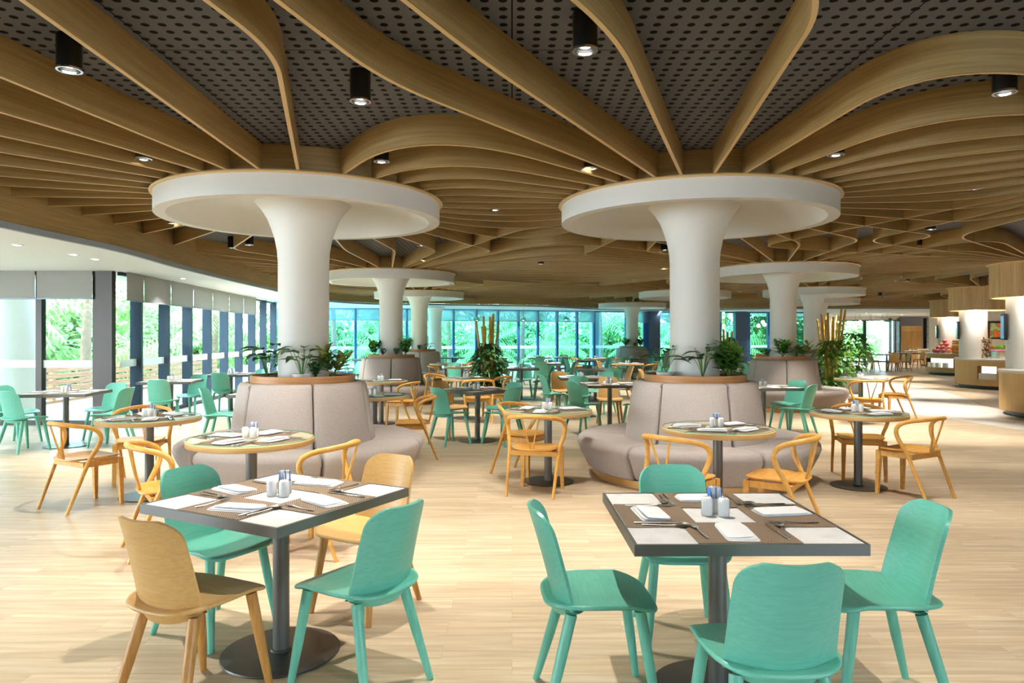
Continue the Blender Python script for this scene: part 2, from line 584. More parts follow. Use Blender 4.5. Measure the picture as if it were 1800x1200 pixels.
for i, a in enumerate(SPL):
    d = (SPL[min(i + 1, len(SPL) - 1)] - SPL[max(i - 1, 0)]).normalized()
    n = Vector((d.y, -d.x, 0))
    z = sofz(a.y)
    p, q = a + n * 0.035, a + n * 0.0
    fr.append([(q.x, q.y, z + 0.07), (p.x, p.y, z + 0.07), (p.x, p.y, CEIL), (q.x, q.y, CEIL)])
    p = a + n * 0.05
    gr.append([(q.x, q.y, z - 0.004), (p.x, p.y, z - 0.004), (p.x, p.y, z + 0.066), (q.x, q.y, z + 0.066)])
tag(struct(fm.rings(fr).obj('trim_1', M['fin'], smooth=True, angle=30)), 'curved oak fascia board edging the fin ceiling beside the white soffit', 'trim', kind='structure')
tag(struct(gm.rings(gr).obj('trim_2', M['trim_grey'], smooth=True, angle=30)), 'thin grey metal strip under the curved oak fascia', 'trim', kind='structure')

tag(slab('wall_front', -14, 6, -7.2, -7.0, 0, CEIL, M['white']), 'white wall closing the room behind the viewpoint', 'wall', kind='structure')
# buffet-side wall
def wx(y):
    return 6.0 + 0.52 * y
wm = MB()
wm.rings([[(wx(y), y, 0), (wx(y) + 0.2, y, 0), (wx(y) + 0.2, y, CEIL), (wx(y), y, CEIL)] for y in (-1, 45)])
tag(struct(wm.obj('wall_right', M['white'], smooth=False)), 'white panelled wall behind the buffet counters', 'wall', kind='structure')
jm = MB()
for k in range(24):
    y = 6 + k * 1.6
    jm.box((wx(y) - 0.004, y, 1.6), (0.012, 0.016, 3.2), math.atan2(-0.52, 1))
tag(struct(jm.obj('trim_3', M['trim_grey'], smooth=False)), 'narrow vertical panel joints on the white buffet wall', 'trim', kind='structure')

def hit(px, poly):
    """where the sight line of a photo column meets a wall line"""
    k = (px - 900) / 1245
    for (x0, y0), (x1, y1) in zip(poly, poly[1:]):
        d = (x1 - x0) - k * (y1 - y0)
        if abs(d) < 1e-9:
            continue
        t = (k * y0 - x0) / d
        if -1e-6 <= t <= 1 + 1e-6:
            return (x0 + (x1 - x0) * t, y0 + (y1 - y0) * t)

win_n = [0]
blind_n = [0]
def window(p, q, z1, gm, fmat, mw, md, label, band=True, sill=True):
    """one glazed bay from p to q: post at q, pane, frosted band, bottom and top rail"""
    win_n[0] += 1
    p, q = Vector((*p, 0)), Vector((*q, 0))
    d = q - p
    L = d.length
    a = math.atan2(d.y, d.x)
    r = tag(empty('window_%d' % win_n[0], p, a), label, 'window', kind='structure')
    f = MB()
    f.box((L, 0, z1 / 2), (mw, md, z1))
    f.box((L / 2, 0, 0.04), (L - mw, 0.09, 0.08))
    f.box((L / 2, 0, z1 - 0.03), (L - mw, 0.07, 0.06))
    f.obj('frame', fmat, r, smooth=False)
    MB().box((L / 2, 0, z1 / 2), (L - mw, 0.012, z1 - 0.1)).obj('pane', gm, r, smooth=False)
    if band:
        b = MB().box((L / 2, -0.012, 1.04), (L - mw, 0.004, 0.13)).obj('frosted_band', M['frost'], r, smooth=False)
    return r
def blind(p, q, z1, z0, m, label, side):
    p, q = Vector((*p, 0)), Vector((*q, 0))
    d = q - p
    L = d.length
    a = math.atan2(d.y, d.x)
    n = Vector((math.sin(a), -math.cos(a), 0)) * side
    r = tag(empty('roller_blind', p + n * 0.13, a), label, 'blind', 'roller blinds at the tops of the windows')
    MB().box((L / 2, 0, (z0 + z1) / 2), (L - 0.03, 0.006, z1 - z0)).obj('cloth', m, r, smooth=False)
    MB().box((L / 2, 0, z0), (L - 0.03, 0.022, 0.03)).obj('bottom_bar', M['trim_grey'], r, smooth=False)
    return r

# window walls.  left: a front-facing run, a bronze pillar, then the long run away from the camera
ZS = 2.62
FRONT = [(-13.5, 12.1), (-10.4, 12.1), (-8.05, 12.1), (-7.08, 12.1)]
wlab = ['bronze-framed glass bay at the garden corner, outermost', 'bronze-framed glass bay with the outdoor column behind', 'bright glass bay beside the broad bronze pillar']
for k in range(3):
    window(FRONT[k], FRONT[k + 1], ZS, M['glass'], M['bronze'], 0.10, 0.12, wlab[k])
    blind(FRONT[k], FRONT[k + 1], ZS, 2.15, M['blind'], 'grey roller blind over the ' + ['outermost corner bay', 'bay with the outdoor column', 'bay beside the bronze pillar'][k], 1)
tag(struct(MB().box((-6.92, 12.06, ZS / 2), (0.28, 0.12, ZS)).obj('wall_pillar', M['bronze'], smooth=False)), 'broad dark bronze pillar at the corner of the glass walls', 'pillar', kind='structure')
def lx(y):
    return -6.75 - 0.0888 * (y - 12.1)
ys = [12.16] + [12.86 + 1.25 * k for k in range(0, 9)]
for k in range(len(ys) - 1):
    p, q = (lx(ys[k]), ys[k]), (lx(ys[k + 1]), ys[k + 1])
    window(p, q, ZS, M['glass'], M['slate'], 0.07, 0.20, 'tall dark-framed glass bay, %s behind the bronze pillar' % ordinal(k))
    if k < 7:
        blind(p, q, ZS, 2.14, M['blind'], 'grey roller blind, %s behind the bronze pillar' % ordinal(k), 1)
pL = (lx(ys[-1]), ys[-1])
side = [pL, (-7.8, 25.5), (-7.8, 29.3)]
for k in range(2):
    window(side[k], side[k + 1], sofz(27), M['glass_blue'], M['slate'], 0.08, 0.16, 'blue-tinted glass bay at the back garden corner, ' + ['first', 'second'][k])
BACK = [(-7.8, 29.3), (-1.5, 31.3), (3.4, 33.2), (8.5, 34.2), (15.5, 35.0)]
ZB = 2.72
bpx = [625, 668, 715, 757, 797, 837, 875, 911, 945, 979, 1014, 1044, 1100, 1139, 1180, 1225, 1266, 1309, 1350, 1396, 1440]
pts = [BACK[0]] + [hit(x, BACK) for x in bpx]
for k in range(len(pts) - 1):
    window(pts[k], pts[k + 1], ZB, M['glass_blue'], M['blue_frame'], 0.10 if bpx[k] not in (1139, 1309) else 0.5, 0.14, 'blue-tinted glass bay in the back wall, %s from the garden corner' % (ordinal(k) if k < 20 else 'last'))
    if bpx[k] < 1050 or bpx[k] in (1139, 1180, 1225, 1266):
        blind(pts[k], pts[k + 1], ZB, 2.2, M['blind_blue'], 'blue-grey roller blind in the back wall, %s from the garden corner' % (ordinal(k) if k < 20 else 'last'), 1)
for px, w_ in ((1148, 0.5), (1298, 0.55)):
    h = hit(px, BACK)
    tag(struct(MB().box((h[0], h[1] - 0.25, ZB / 2), (w_, 0.4, ZB)).obj('wall_pillar', M['darkblue'], smooth=False)),
        'dark blue square pillar in the back glass wall, ' + ('beside the small banquette' if px < 1200 else 'beside the second white column'), 'pillar', kind='structure')
# back lounge beyond the far columns
tag(struct(MB().rings([[(x, y, 0), (x, y + 0.15, 0), (x, y + 0.15, ZB), (x, y, ZB)] for x, y in ((15.5, 35.0), (19.2, 42.0))]).obj('wall_back', M['white'], smooth=False)), 'white return wall between the back windows and the lounge', 'wall', kind='structure')
LB = [(19.2, 42.0), (20.9, 42.0), (22.9, 42.0)]
for k in range(2):
    window(LB[k], LB[k + 1], 2.5, M['glass'], M['slate'], 0.14, 0.14, 'lounge window behind the pendant globes, ' + ['beside the return wall', 'beside the oak screen'][k], band=False)
tag(slab('wall_lounge', 22.9, 31, 42.4, 42.6, 0, ZB, M['greywall']), 'grey back wall of the far lounge', 'wall', kind='structure')
tag(slab('wall_header', 19.2, 22.9, 41.95, 42.1, 2.5, 2.8, M['white']), 'white header above the lounge windows', 'wall', kind='structure')

# ------------------------------------------------------------------ columns
COL = {'L0': (-2.05, -0.4), 'L1': (-2.25, 7.65), 'L2': (-2.8, 16.4), 'L3': (-3.05, 23.3), 'R1': (2.01, 7.8), 'R2': (5.78, 15.1), 'R3': (9.26, 21.8),
       'R4': (11.9, 27.5), 'M1': (5.6, 23.0), 'M2': (5.25, 31.0), 'S1': (6.1, 4.95), 'D1': (10.45, 14.0), 'D2': (13.93, 21.0), 'D3': (17.68, 28.3), 'D4': (21.7, 36.0)}
CN = {'L0': 'camera-side ring', 'L1': 'front-left column', 'L2': 'second left column', 'L3': 'third left column', 'R1': 'front-right column', 'R2': 'second right column',
      'R3': 'third right column', 'R4': 'fourth right column', 'M1': 'middle column', 'M2': 'back-window column', 'S1': 'buffet-side ring',
      'D1': 'front buffet drum', 'D2': 'second buffet drum', 'D3': 'third buffet drum', 'D4': 'last buffet drum'}
RF = 1.44
def ring_r(k):
    return 0.89 if k[0] == 'D' or k == 'S1' else RF

def disc_column():
    r = empty('disc_column')
    sh = [(0.267, 0.0), (0.267, 2.30), (0.275, 2.42), (0.30, 2.55), (0.335, 2.66), (0.375, 2.76), (0.43, 2.85), (0.50, 2.93)]
    MB().lathe(sh, n=48).obj('shaft', M['white'], r)
    dsc = MB().lathe([(0.30, 2.936), (0.75, 2.925), (1.10, 2.87), (1.28, 2.80), (1.325, 2.762), (1.345, 2.75), (1.46, 2.75), (1.46, 2.945), (0.30, 2.945)], n=96, cap=True).obj('disc', M['white'], r, angle=25)
    MB().lathe([(1.40, 2.941), (1.485, 2.941), (1.495, 2.952), (1.485, 2.966), (1.40, 2.966)], n=96, cap=False).obj('rim', M['fin_edge'], dsc, angle=30)
    MB().lathe([(1.40, 2.967), (1.425, 2.967), (1.425, CEIL - 0.004), (1.40, CEIL - 0.004)], n=96, cap=False).obj('collar', M['fin'], r, angle=30)
    return r
dc = Kind(disc_column())
for k, lab in (('L1', 'white column under a wide disc, front left one rising from a planted banquette'),
               ('R1', 'white column under a wide disc, front right one rising from a planted banquette'),
               ('L2', 'white disc column behind the front left one, second of its row'),
               ('L3', 'white disc column third in the row along the garden windows'),
               ('R2', 'white disc column behind the front right one, beside the tall bamboo plants'),
               ('R3', 'white disc column third in the buffet-side row, behind bamboo poles'),
               ('R4', 'white disc column fourth in the buffet-side row, almost hidden'),
               ('M1', 'white disc column seen behind the front right column'),
               ('M2', 'small distant white disc column before the back windows')):
    tag(dc.put((*COL[k], 0), 0, lab, 'column', 'white columns with disc tops'), lab, 'column', 'white columns with disc tops')['kind'] = 'thing'
for (x, y), lab in (((-3.15, 29.0), 'plain white column flaring into the soffit by the back windows'), ((13.6, 32.0), 'plain white round column far behind the bamboo poles'), ((21.7, 36.0), 'plain white round column at the last buffet counter')):
    MBo = MB().lathe([(0.267, 0), (0.267, 2.4), (0.30, 2.56), (0.40, 2.70)], n=32).obj('round_column', M['white'])
    MBo.location = (x, y, 0)
    tag(MBo, lab, 'column', kind='thing')
for (x, y, rr), lab in (((-9.9, 14.2, 0.42), 'pale round column standing outside the corner windows'), ((4.05, 34.6, 0.25), 'white round post outside the back windows beside the palm'), ((6.7, 35.2, 0.22), 'white post outside beside the dark blue pillar')):
    o = MB().lathe([(rr, 0), (rr, 3.3)], n=32).obj('outdoor_column', M['white'])
    o.location = (x, y, 0)
    tag(o, lab, 'column', kind='thing')

# ------------------------------------------------------------------ curved oak fins
FT = 0.028
fin_count = [0]
def fin_mesh(path, label, group):
    path = [Vector((p[0], p[1], 0)) for p in path]
    rs = []
    for i, p in enumerate(path):
        d = (path[min(i + 1, len(path) - 1)] - path[max(i - 1, 0)]).normalized()
        n = Vector((-d.y, d.x, 0)) * FT / 2
        a, b = p - n, p + n
        rs.append([(a.x, a.y, FIN0), (b.x, b.y, FIN0), (b.x, b.y, CEIL), (a.x, a.y, CEIL)])
    mb = MB()
    mb.m(M['fin']).rings(rs)
    # the lower edge is lipped in paler veneer
    mb.m(M['fin_edge'])
    mb.add([(q[0], q[1], FIN0 - 0.003) for r in rs for q in r[:2]] + [(q[0], q[1], FIN0 + 0.002) for r in rs for q in r[:2]],
           [(2 * i, 2 * i + 1, 2 * i + 3, 2 * i + 2) for i in range(len(rs) - 1)])
    o = mb.obj('ceiling_fin', angle=50)
    fin_count[0] += 1
    return tag(o, label, 'ceiling fin', group)

def fin_pair(A, B, oa, ob, t=0.5):
    pa, pb = Vector(COL[A]), Vector(COL[B])
    ax = math.atan2(pb.y - pa.y, pb.x - pa.x)
    for i, (x, y) in enumerate(zip(oa, ob)):
        ra, rb = ax + R(x), ax + PI + R(y)
        da, db = Vector((math.cos(ra), math.sin(ra))), Vector((math.cos(rb), math.sin(rb)))
        sa, sb = pa + da * (ring_r(A) - 0.015), pb + db * (ring_r(B) - 0.015)
        den = da.x * db.y - da.y * db.x
        if abs(den) < 0.04:
            path = [sa.lerp(sb, k / 8) for k in range(9)]
        else:
            d = pb - pa
            s = (d.x * db.y - d.y * db.x) / den
            V = pa + da * s
            la, lb = (V - sa).length, (V - sb).length
            tt = min(t, la * 0.85, lb * 0.85)
            q0, q1 = V - da * tt, V - db * tt
            path = [sa.lerp(q0, k / 5) for k in range(5)] + bez(q0, V, q1, 14) + [q1.lerp(sb, k / 5) for k in range(1, 6)]
        fin_mesh(path, 'curved oak ceiling fin, %s to %s, %s of its fan' % (CN[A], CN[B], ordinal(i)), 'fins from %s to %s' % (CN[A], CN[B]))

def fin_border(A, angs):
    p = Vector(COL[A])
    for i, a in enumerate(angs):
        d = Vector((math.cos(R(a)), math.sin(R(a))))
        best = None
        for u, v in zip(SPL, SPL[1:]):
            e = Vector((v.x - u.x, v.y - u.y))
            den = d.x * e.y - d.y * e.x
            if abs(den) < 1e-6:
                continue
            w_ = Vector((u.x, u.y)) - p
            s = (w_.x * e.y - w_.y * e.x) / den
            tt = (w_.x * d.y - w_.y * d.x) / den
            if s > 1.5 and -1e-6 <= tt <= 1 + 1e-6 and (best is None or s < best):
                best = s
        if best is None or best > 12:
            continue
        sa, sb = p + d * (RF - 0.015), p + d * (best - 0.03)
        fin_mesh([sa.lerp(sb, k / 4) for k in range(5)], 'straight oak ceiling fin from the %s to the fascia, %s of its fan' % (CN[A], ordinal(i)), 'fins from %s to fascia' % CN[A])

def mir(o):
    return [-x for x in o]
def ang(A, B):
    return math.degrees(math.atan2(COL[B][1] - COL[A][1], COL[B][0] - COL[A][0]))
def sect(l, r, st=10.9):
    return [k * st for k in range(-int(r / st), int(l / st) + 1)]
o = [-11.4, 0, 13]
fin_pair('L1', 'L0', o, mir(o), 0.35)
o = [-22, -10, -2, 7.3, 18.7]
fin_pair('R1', 'L0', o[1:], mir(o[1:]), 0.45)
fin_pair('L1', 'R1', [-62, -50, -38, -25, -13, 0, 12, 24, 34, 44, 53], [45, 36, 27, 18, 9, 0, -12, -25, -38, -50, -62], 1.25)
o = [-27, -16, -7, 4, 15, 26.6, 37]
fin_pair('L1', 'L2', o, mir(o), 0.4)
o = [-32, -21, -10, 0.5, 12, 23.5, 36]
fin_pair('R1', 'R2', o, mir(o), 0.4)
o = [-52, -41, -31, -20, -10, 0, 11, 22, 33, 43, 54]
fin_pair('R1', 'S1', o, mir(o), 0.8)
o = sect(45, 45)
fin_pair('S1', 'D1', o, mir(o), 0.6)
o = [-60, -50, -40, -30, -20, -10, 0, 10, 20, 30, 40]
fin_pair('R2', 'D1', o, mir(o), 1.0)
fin_border('L1', [141, 152, 163, 174, 185, 196, 206, 217, 228, 239, 250])
o = [-58, -49, -39, -30, -20, -10, 0, 10, 20, 30, 40, 50]
fin_pair('L2', 'R2', o, mir(o), 1.4)
o = sect(37, 37)
fin_pair('L2', 'L3', o, mir(o), 0.4)
fin_border('L2', [138 + 11 * k for k in range(9)])
o = sect(45, 50)
fin_pair('L3', 'M1', o, mir(o), 1.3)
fin_border('L3', [70 + 11 * k for k in range(15)])
o = sect(36, 36)
fin_pair('R2', 'M1', o, mir(o), 0.4)
o = sect(30, 36)
fin_pair('R2', 'R3', o, mir(o), 0.4)
o = sect(50, 50)
fin_pair('M1', 'R3', o, mir(o), 0.9)
o = sect(40, 40)
fin_pair('M1', 'M2', o, mir(o), 0.4)
o = sect(45, 45)
fin_pair('R3', 'D2', o, mir(o), 0.9)
o = sect(36, 36)
fin_pair('D1', 'D2', o, mir(o), 0.4)
fin_pair('D2', 'D3', o, mir(o), 0.4)
o = sect(36, 36)
fin_pair('R3', 'R4', o, mir(o), 0.4)
o = sect(40, 40)
fin_pair('R4', 'D3', o, mir(o), 0.8)
fin_pair('M2', 'R4', o, mir(o), 0.9)
fin_border('M2', [75 + 12 * k for k in range(14)])
print('FINS', fin_count[0])

# ------------------------------------------------------------------ ceiling downlights and added fill beams
def downlight():
    r = empty('ceiling_downlight')
    hs = MB().lathe([(0.066, 0), (0.066, -0.19), (0.058, -0.19), (0.052, -0.15), (0.0, -0.15)], n=24, cap=True).obj('housing', M['black'], r, angle=30)
    MB().lathe([(0.056, -0.186), (0.068, -0.186), (0.068, -0.197), (0.056, -0.197), (0.056, -0.186)], n=24, cap=False).obj('ring', M['chrome'], hs)
    MB().lathe([(0.0005, -0.172), (0.03, -0.172), (0.03, -0.168), (0.0005, -0.168)], n=16).obj('bulb', M['bulb'], hs)
    return r
dl = Kind(downlight())
def spot_light(x, y, z, e, size=74, blend=0.4, rad=0.014, col=SPOT_COL):
    L = bpy.data.lights.new('downlight_and_fill_beam', 'SPOT')
    L.energy = e
    L.spot_size = R(size)
    L.spot_blend = blend
    L.shadow_soft_size = rad
    L.color = col
    o = bpy.data.objects.new('downlight_and_fill_beam', L)
    C.objects.link(o)
    o.location = (x, y, z)
    return o
DL = [(-2.5, 4.0), (-0.97, 4.53), (0.385, 3.73), (3.04, 4.37), (-1.12, 6.08), (0.70, 6.33), (2.68, 5.86), (-3.12, 6.0), (-4.5, 9.4), (-4.75, 12.0), (-4.3, 11.6), (-1.5, 11.7), (-1.75, 13.9),
      (0.45, 11.6), (4.2, 11.2), (2.65, 12.3), (5.87, 9.93), (5.66, 13.06), (6.7, 11.7), (4.7, 7.2), (-0.2, 8.4), (0.6, 14.6), (3.3, 15.4), (-4.6, 15.6), (-0.4, 18.6), (2.0, 20.0), (7.9, 17.9),
      (4.4, 19.2), (8.3, 15.0), (-4.6, 20.0), (-0.6, 22.6), (2.6, 24.8), (7.4, 23.0), (10.6, 19.0), (11.5, 22.5), (8.6, 28.0), (0.4, 26.4), (13.5, 26.0), (16.7, 22.8), (20.2, 30.6),  # the last two lamps are added to brighten the buffet partition walls
      (1.9, 1.6), (-0.4, 1.4), (-3.6, 2.4), (4.4, 1.8), (-3.6, 8.6), (3.4, 9.3)]  # the beams nearest the camera are unseen helpers without fixtures
for i, (x, y) in enumerate(DL):
    px = 900 + 1245 * x / max(y, .1)
    if y > 2.5:
        near = min(('L1', 'L2', 'L3', 'R1', 'R2', 'R3', 'R4', 'M1', 'M2', 'D1', 'D2', 'S1'), key=lambda k: (COL[k][0] - x) ** 2 + (COL[k][1] - y) ** 2)
        dx, dy = x - COL[near][0], y - COL[near][1]
        sd = ('in front of' if dy < 0 else 'behind') if abs(dy) > abs(dx) else ('left of' if dx < 0 else 'right of')
        lab = 'black cylinder downlight %s the %s' % (sd, CN[near])
        if lab in LABELS:
            lab += ', %s such lamp' % ordinal(len([k for k in LABELS if k.startswith(lab)]))
        dl.put((x, y, CEIL), 0, lab, 'ceiling lamp', 'black cylinder downlights between the fins')
    spot_light(x, y, CEIL - 0.245, SPOT_W * (1.2 if i < 3 else 1.0 if i < 8 else 0.35 if y < 3 else 1.0 if y < 9 else (3.2 if x > 6.5 else 1.5) if y < 14 else 4.2 if x > 6.5 else 2.6), 86 if i < 8 else 74)
# recessed lamps in the white soffit
def recessed():
    r = empty('recessed_downlight')
    MB().lathe([(0.045, 0.0), (0.065, 0.0), (0.065, -0.008), (0.045, -0.008), (0.045, 0.0)], n=20, cap=False).obj('ring', M['china'], r)
    MB().lathe([(0.001, -0.003), (0.045, -0.003), (0.045, -0.001), (0.001, -0.001)], n=16).obj('lens', M['bulb'], r)
    return r
rc = Kind(recessed())
for i, (px, py) in enumerate([(129, 447), (168, 455), (322, 489), (424, 509), (434, 512), (480, 521), (30, 430)]):
    Y = 1245 * 1.12 / (592 - py)
    p = at(px, Y)
    rc.put((p.x, p.y, sofz(Y)), 0, 'small recessed lamp in the white soffit, %s from the front' % ordinal(i), 'ceiling lamp', 'recessed lamps in the soffit')
    spot_light(p.x, p.y, sofz(Y) - 0.02, 45, 110, col=(1, .97, .93))

for i, (x, y) in enumerate([(-6.9, 27.0), (-3.4, 29.4), (0.4, 31.0), (7.0, 33.4), (12.6, 33.2), (18.0, 36.0), (21.2, 38.5), (24.4, 39.5), (26.5, 41.0)]):
    rc.put((x, y, sofz(y)), 0, 'small recessed lamp in the back soffit, %s from the garden corner' % ordinal(i), 'ceiling lamp', 'recessed lamps in the soffit')
    spot_light(x, y, sofz(y) - 0.02, 160, 110, col=(1, .97, .93))
# ------------------------------------------------------------------ round banquettes with planters
def banquette(n_seg=6, tw=0.0):
    r = empty('banquette')
    MB().lathe([(1.12, 0.0), (1.12, 0.075), (0.6, 0.075), (0.6, 0.0)], n=64, cap=False).obj('plinth', M['plinth'], r, angle=30)
    g = 0.006
    for k in range(n_seg):
        a0, a1 = tw + 2 * PI * k / n_seg + g, tw + 2 * PI * (k + 1) / n_seg - g
        for nm, pr in (('seat_cushion', [(0.70, 0.075), (1.13, 0.075), (1.17, 0.10), (1.255, 0.27), (1.285, 0.345), (1.275, 0.395), (1.23, 0.425), (1.10, 0.425), (0.70, 0.40)]),
                       ('backrest', [(0.60, 0.36), (0.765, 0.36), (0.735, 0.55), (0.69, 0.85), (0.665, 0.985), (0.645, 1.015), (0.60, 1.025), (0.56, 1.02), (0.56, 0.36)])):
            N = 14
            rs = []
            for i in range(N + 1):
                e = min(i, N - i)
                inset = [0.028, 0.008, 0.0][min(e, 2)]
                a = a0 + (a1 - a0) * ([0, 0.012, 0.035] + [0.035 + 0.93 * (j - 2) / (N - 4) for j in range(3, N - 2)] + [0.965, 0.988, 1])[i]
                cx = sum(p[0] for p in pr) / len(pr)
                cz = sum(p[1] for p in pr) / len(pr)
                ring = []
                for rr, z in pr:
                    f = inset
                    rr2 = rr + (f if rr < cx else -f)
                    z2 = z + (f if z < cz else -f)
                    ring.append((rr2 * math.cos(a), rr2 * math.sin(a), z2))
                rs.append(ring)
            MB().rings(rs).obj(nm, M['fabric'], r, angle=50)
    pr_ = MB().lathe([(0.50, 0.985), (0.545, 0.985), (0.545, 1.095), (0.525, 1.095), (0.52, 1.03), (0.50, 1.03)], n=64, cap=False).obj('planter_ring', M['ring_wood'], r, angle=30)
    MB().lathe([(0.262, 1.03), (0.53, 1.03), (0.53, 1.072), (0.262, 1.072)], n=48, cap=False).obj('soil', M['soil'], pr_)
    return r
bqA = Kind(banquette(6, R(-30)))
for k, rz, lab in (('L1', R(24), 'round grey banquette under the front left column, behind the table set cornerwise'),
                   ('R1', R(15.5), 'round grey banquette under the front right column, with two armchairs before it'),
                   ('L2', R(10), 'round grey banquette at the second left column'),
                   ('R2', R(-15), 'round grey banquette at the second right column, beside the bamboo plants'),
                   ('L3', R(10), 'round grey banquette at the third left column'),
                   ('M2', R(10), 'small distant round grey banquette before the back windows'),
                   ('R3', R(10), 'round grey banquette at the third right column behind the leafy plants'),
                   ('M1', R(10), 'round grey banquette hidden behind the front right column')):
    bqA.put((*COL[k], 0), rz, lab, 'banquette seat', 'round banquettes')

# ------------------------------------------------------------------ chairs (each faces +Y, origin on the floor under the seat)
def side_chair(name, m, ml):
    r = empty(name)
    # moulded seat: outline loops from the underside up over a rounded rim
    N = 40
    def outline(i, k, z, drop=1.0):
        t = 2 * PI * i / N
        c, s_ = math.cos(t), math.sin(t)
        ex = 0.40 if s_ > 0 else 0.55
        x = math.copysign(abs(c) ** ex, c) * (0.222 if s_ > 0 else 0.222)
        y = math.copysign(abs(s_) ** (ex if s_ > 0 else 0.80), s_) * (0.215 if s_ > 0 else 0.240)
        if s_ > 0:
            x *= 1.0 - 0.03 * s_
        x, y = x * k, y * k
        zz = z + 0.020 * (abs(x) / 0.22) ** 2 * (1 if y < 0.1 else max(0, 1 - (y - 0.1) / 0.1)) - 0.014 * max(0, (y - 0.08) / 0.135) ** 2
        return (x, y, zz)
    loops = [(0.02, 0.425), (0.5, 0.425), (0.93, 0.429), (0.985, 0.434), (1.0, 0.441), (0.985, 0.448), (0.94, 0.450), (0.6, 0.444), (0.3, 0.441), (0.02, 0.440)]
    MB().rings([[outline(i, k, z) for i in range(N)] for k, z in loops]).obj('seat', m, r, angle=60)
    # curved plywood back
    U, V = 18, 18
    H = 0.372
    def sheet(off):
        rows = []
        for j in range(V + 1):
            v = 1 - (1 - j / V) ** 2.0
            h = H * v
            w_ = 0.184 - 0.012 * v
            rr = 0.08
            top = H - h
            if top < rr:
                w_ = w_ - rr + math.sqrt(max(rr * rr - (rr - top) ** 2, 0))
            row = []
            for i in range(U + 1):
                u = -1 + 2 * i / U
                x = u * w_
                y = -0.188 - 0.085 * v - 0.018 * v * v + 0.060 * (x / 0.186) ** 2 * (1.0 + 0.2 * v)
                n = Vector((-2 * 0.055 * x / 0.186 ** 2, 1, 0.22)).normalized()
                z = 0.436 + h + (0.008 * (x / 0.186) ** 2 if v > 0.99 else 0)
                row.append((x + n.x * off, y + n.y * off, z + n.z * off))
            rows.append(row)
        return rows
    A, B = sheet(0.007), sheet(-0.007)
    mb = MB()
    vs = [p for row in A for p in row] + [p for row in B for p in row]
    fs = []
    W1, o2 = U + 1, (U + 1) * (V + 1)
    for j in range(V):
        for i in range(U):
            a = j * W1 + i
            fs.append((a, a + 1, a + 1 + W1, a + W1))
            fs.append((o2 + a, o2 + a + W1, o2 + a + 1 + W1, o2 + a + 1))
    rim = [j * W1 for j in range(V + 1)] + [V * W1 + i for i in range(1, U + 1)] + [j * W1 + U for j in range(V - 1, -1, -1)] + [i for i in range(U - 1, 0, -1)]
    for a, b in zip(rim, rim[1:] + rim[:1]):
        fs.append((a, b, o2 + b, o2 + a))
    mb.add(vs, fs).obj('backrest', m, r, angle=60)
    # shaped bracket under the rear of the seat
    mb = MB()
    rows = []
    for k in range(17):
        a = PI * (1.16 + 0.68 * k / 16)
        c, s_ = math.cos(a), math.sin(a)
        zb = 0.388 + 0.038 * (abs(k - 8) / 8) ** 3
        rows.append([(0.188 * c, 0.195 * s_, zb), (0.206 * c, 0.220 * s_, 0.428), (0.12 * c, 0.13 * s_, 0.428), (0.12 * c, 0.13 * s_, zb)])
    mb.rings(rows).obj('seat_bracket', m, r, angle=50)
    for sx in (-1, 1):
        MB().tube([(sx * 0.158, 0.135, 0.425), (sx * 0.18, 0.168, 0.21), (sx * 0.202, 0.20, 0.0)], [0.0235, 0.021, 0.0145], 14).obj('leg', ml, r)
        MB().tube([(sx * 0.140, -0.135, 0.41), (sx * 0.168, -0.19, 0.20), (sx * 0.195, -0.245, 0.0)], [0.0235, 0.021, 0.0145], 14).obj('leg', ml, r)
    return r
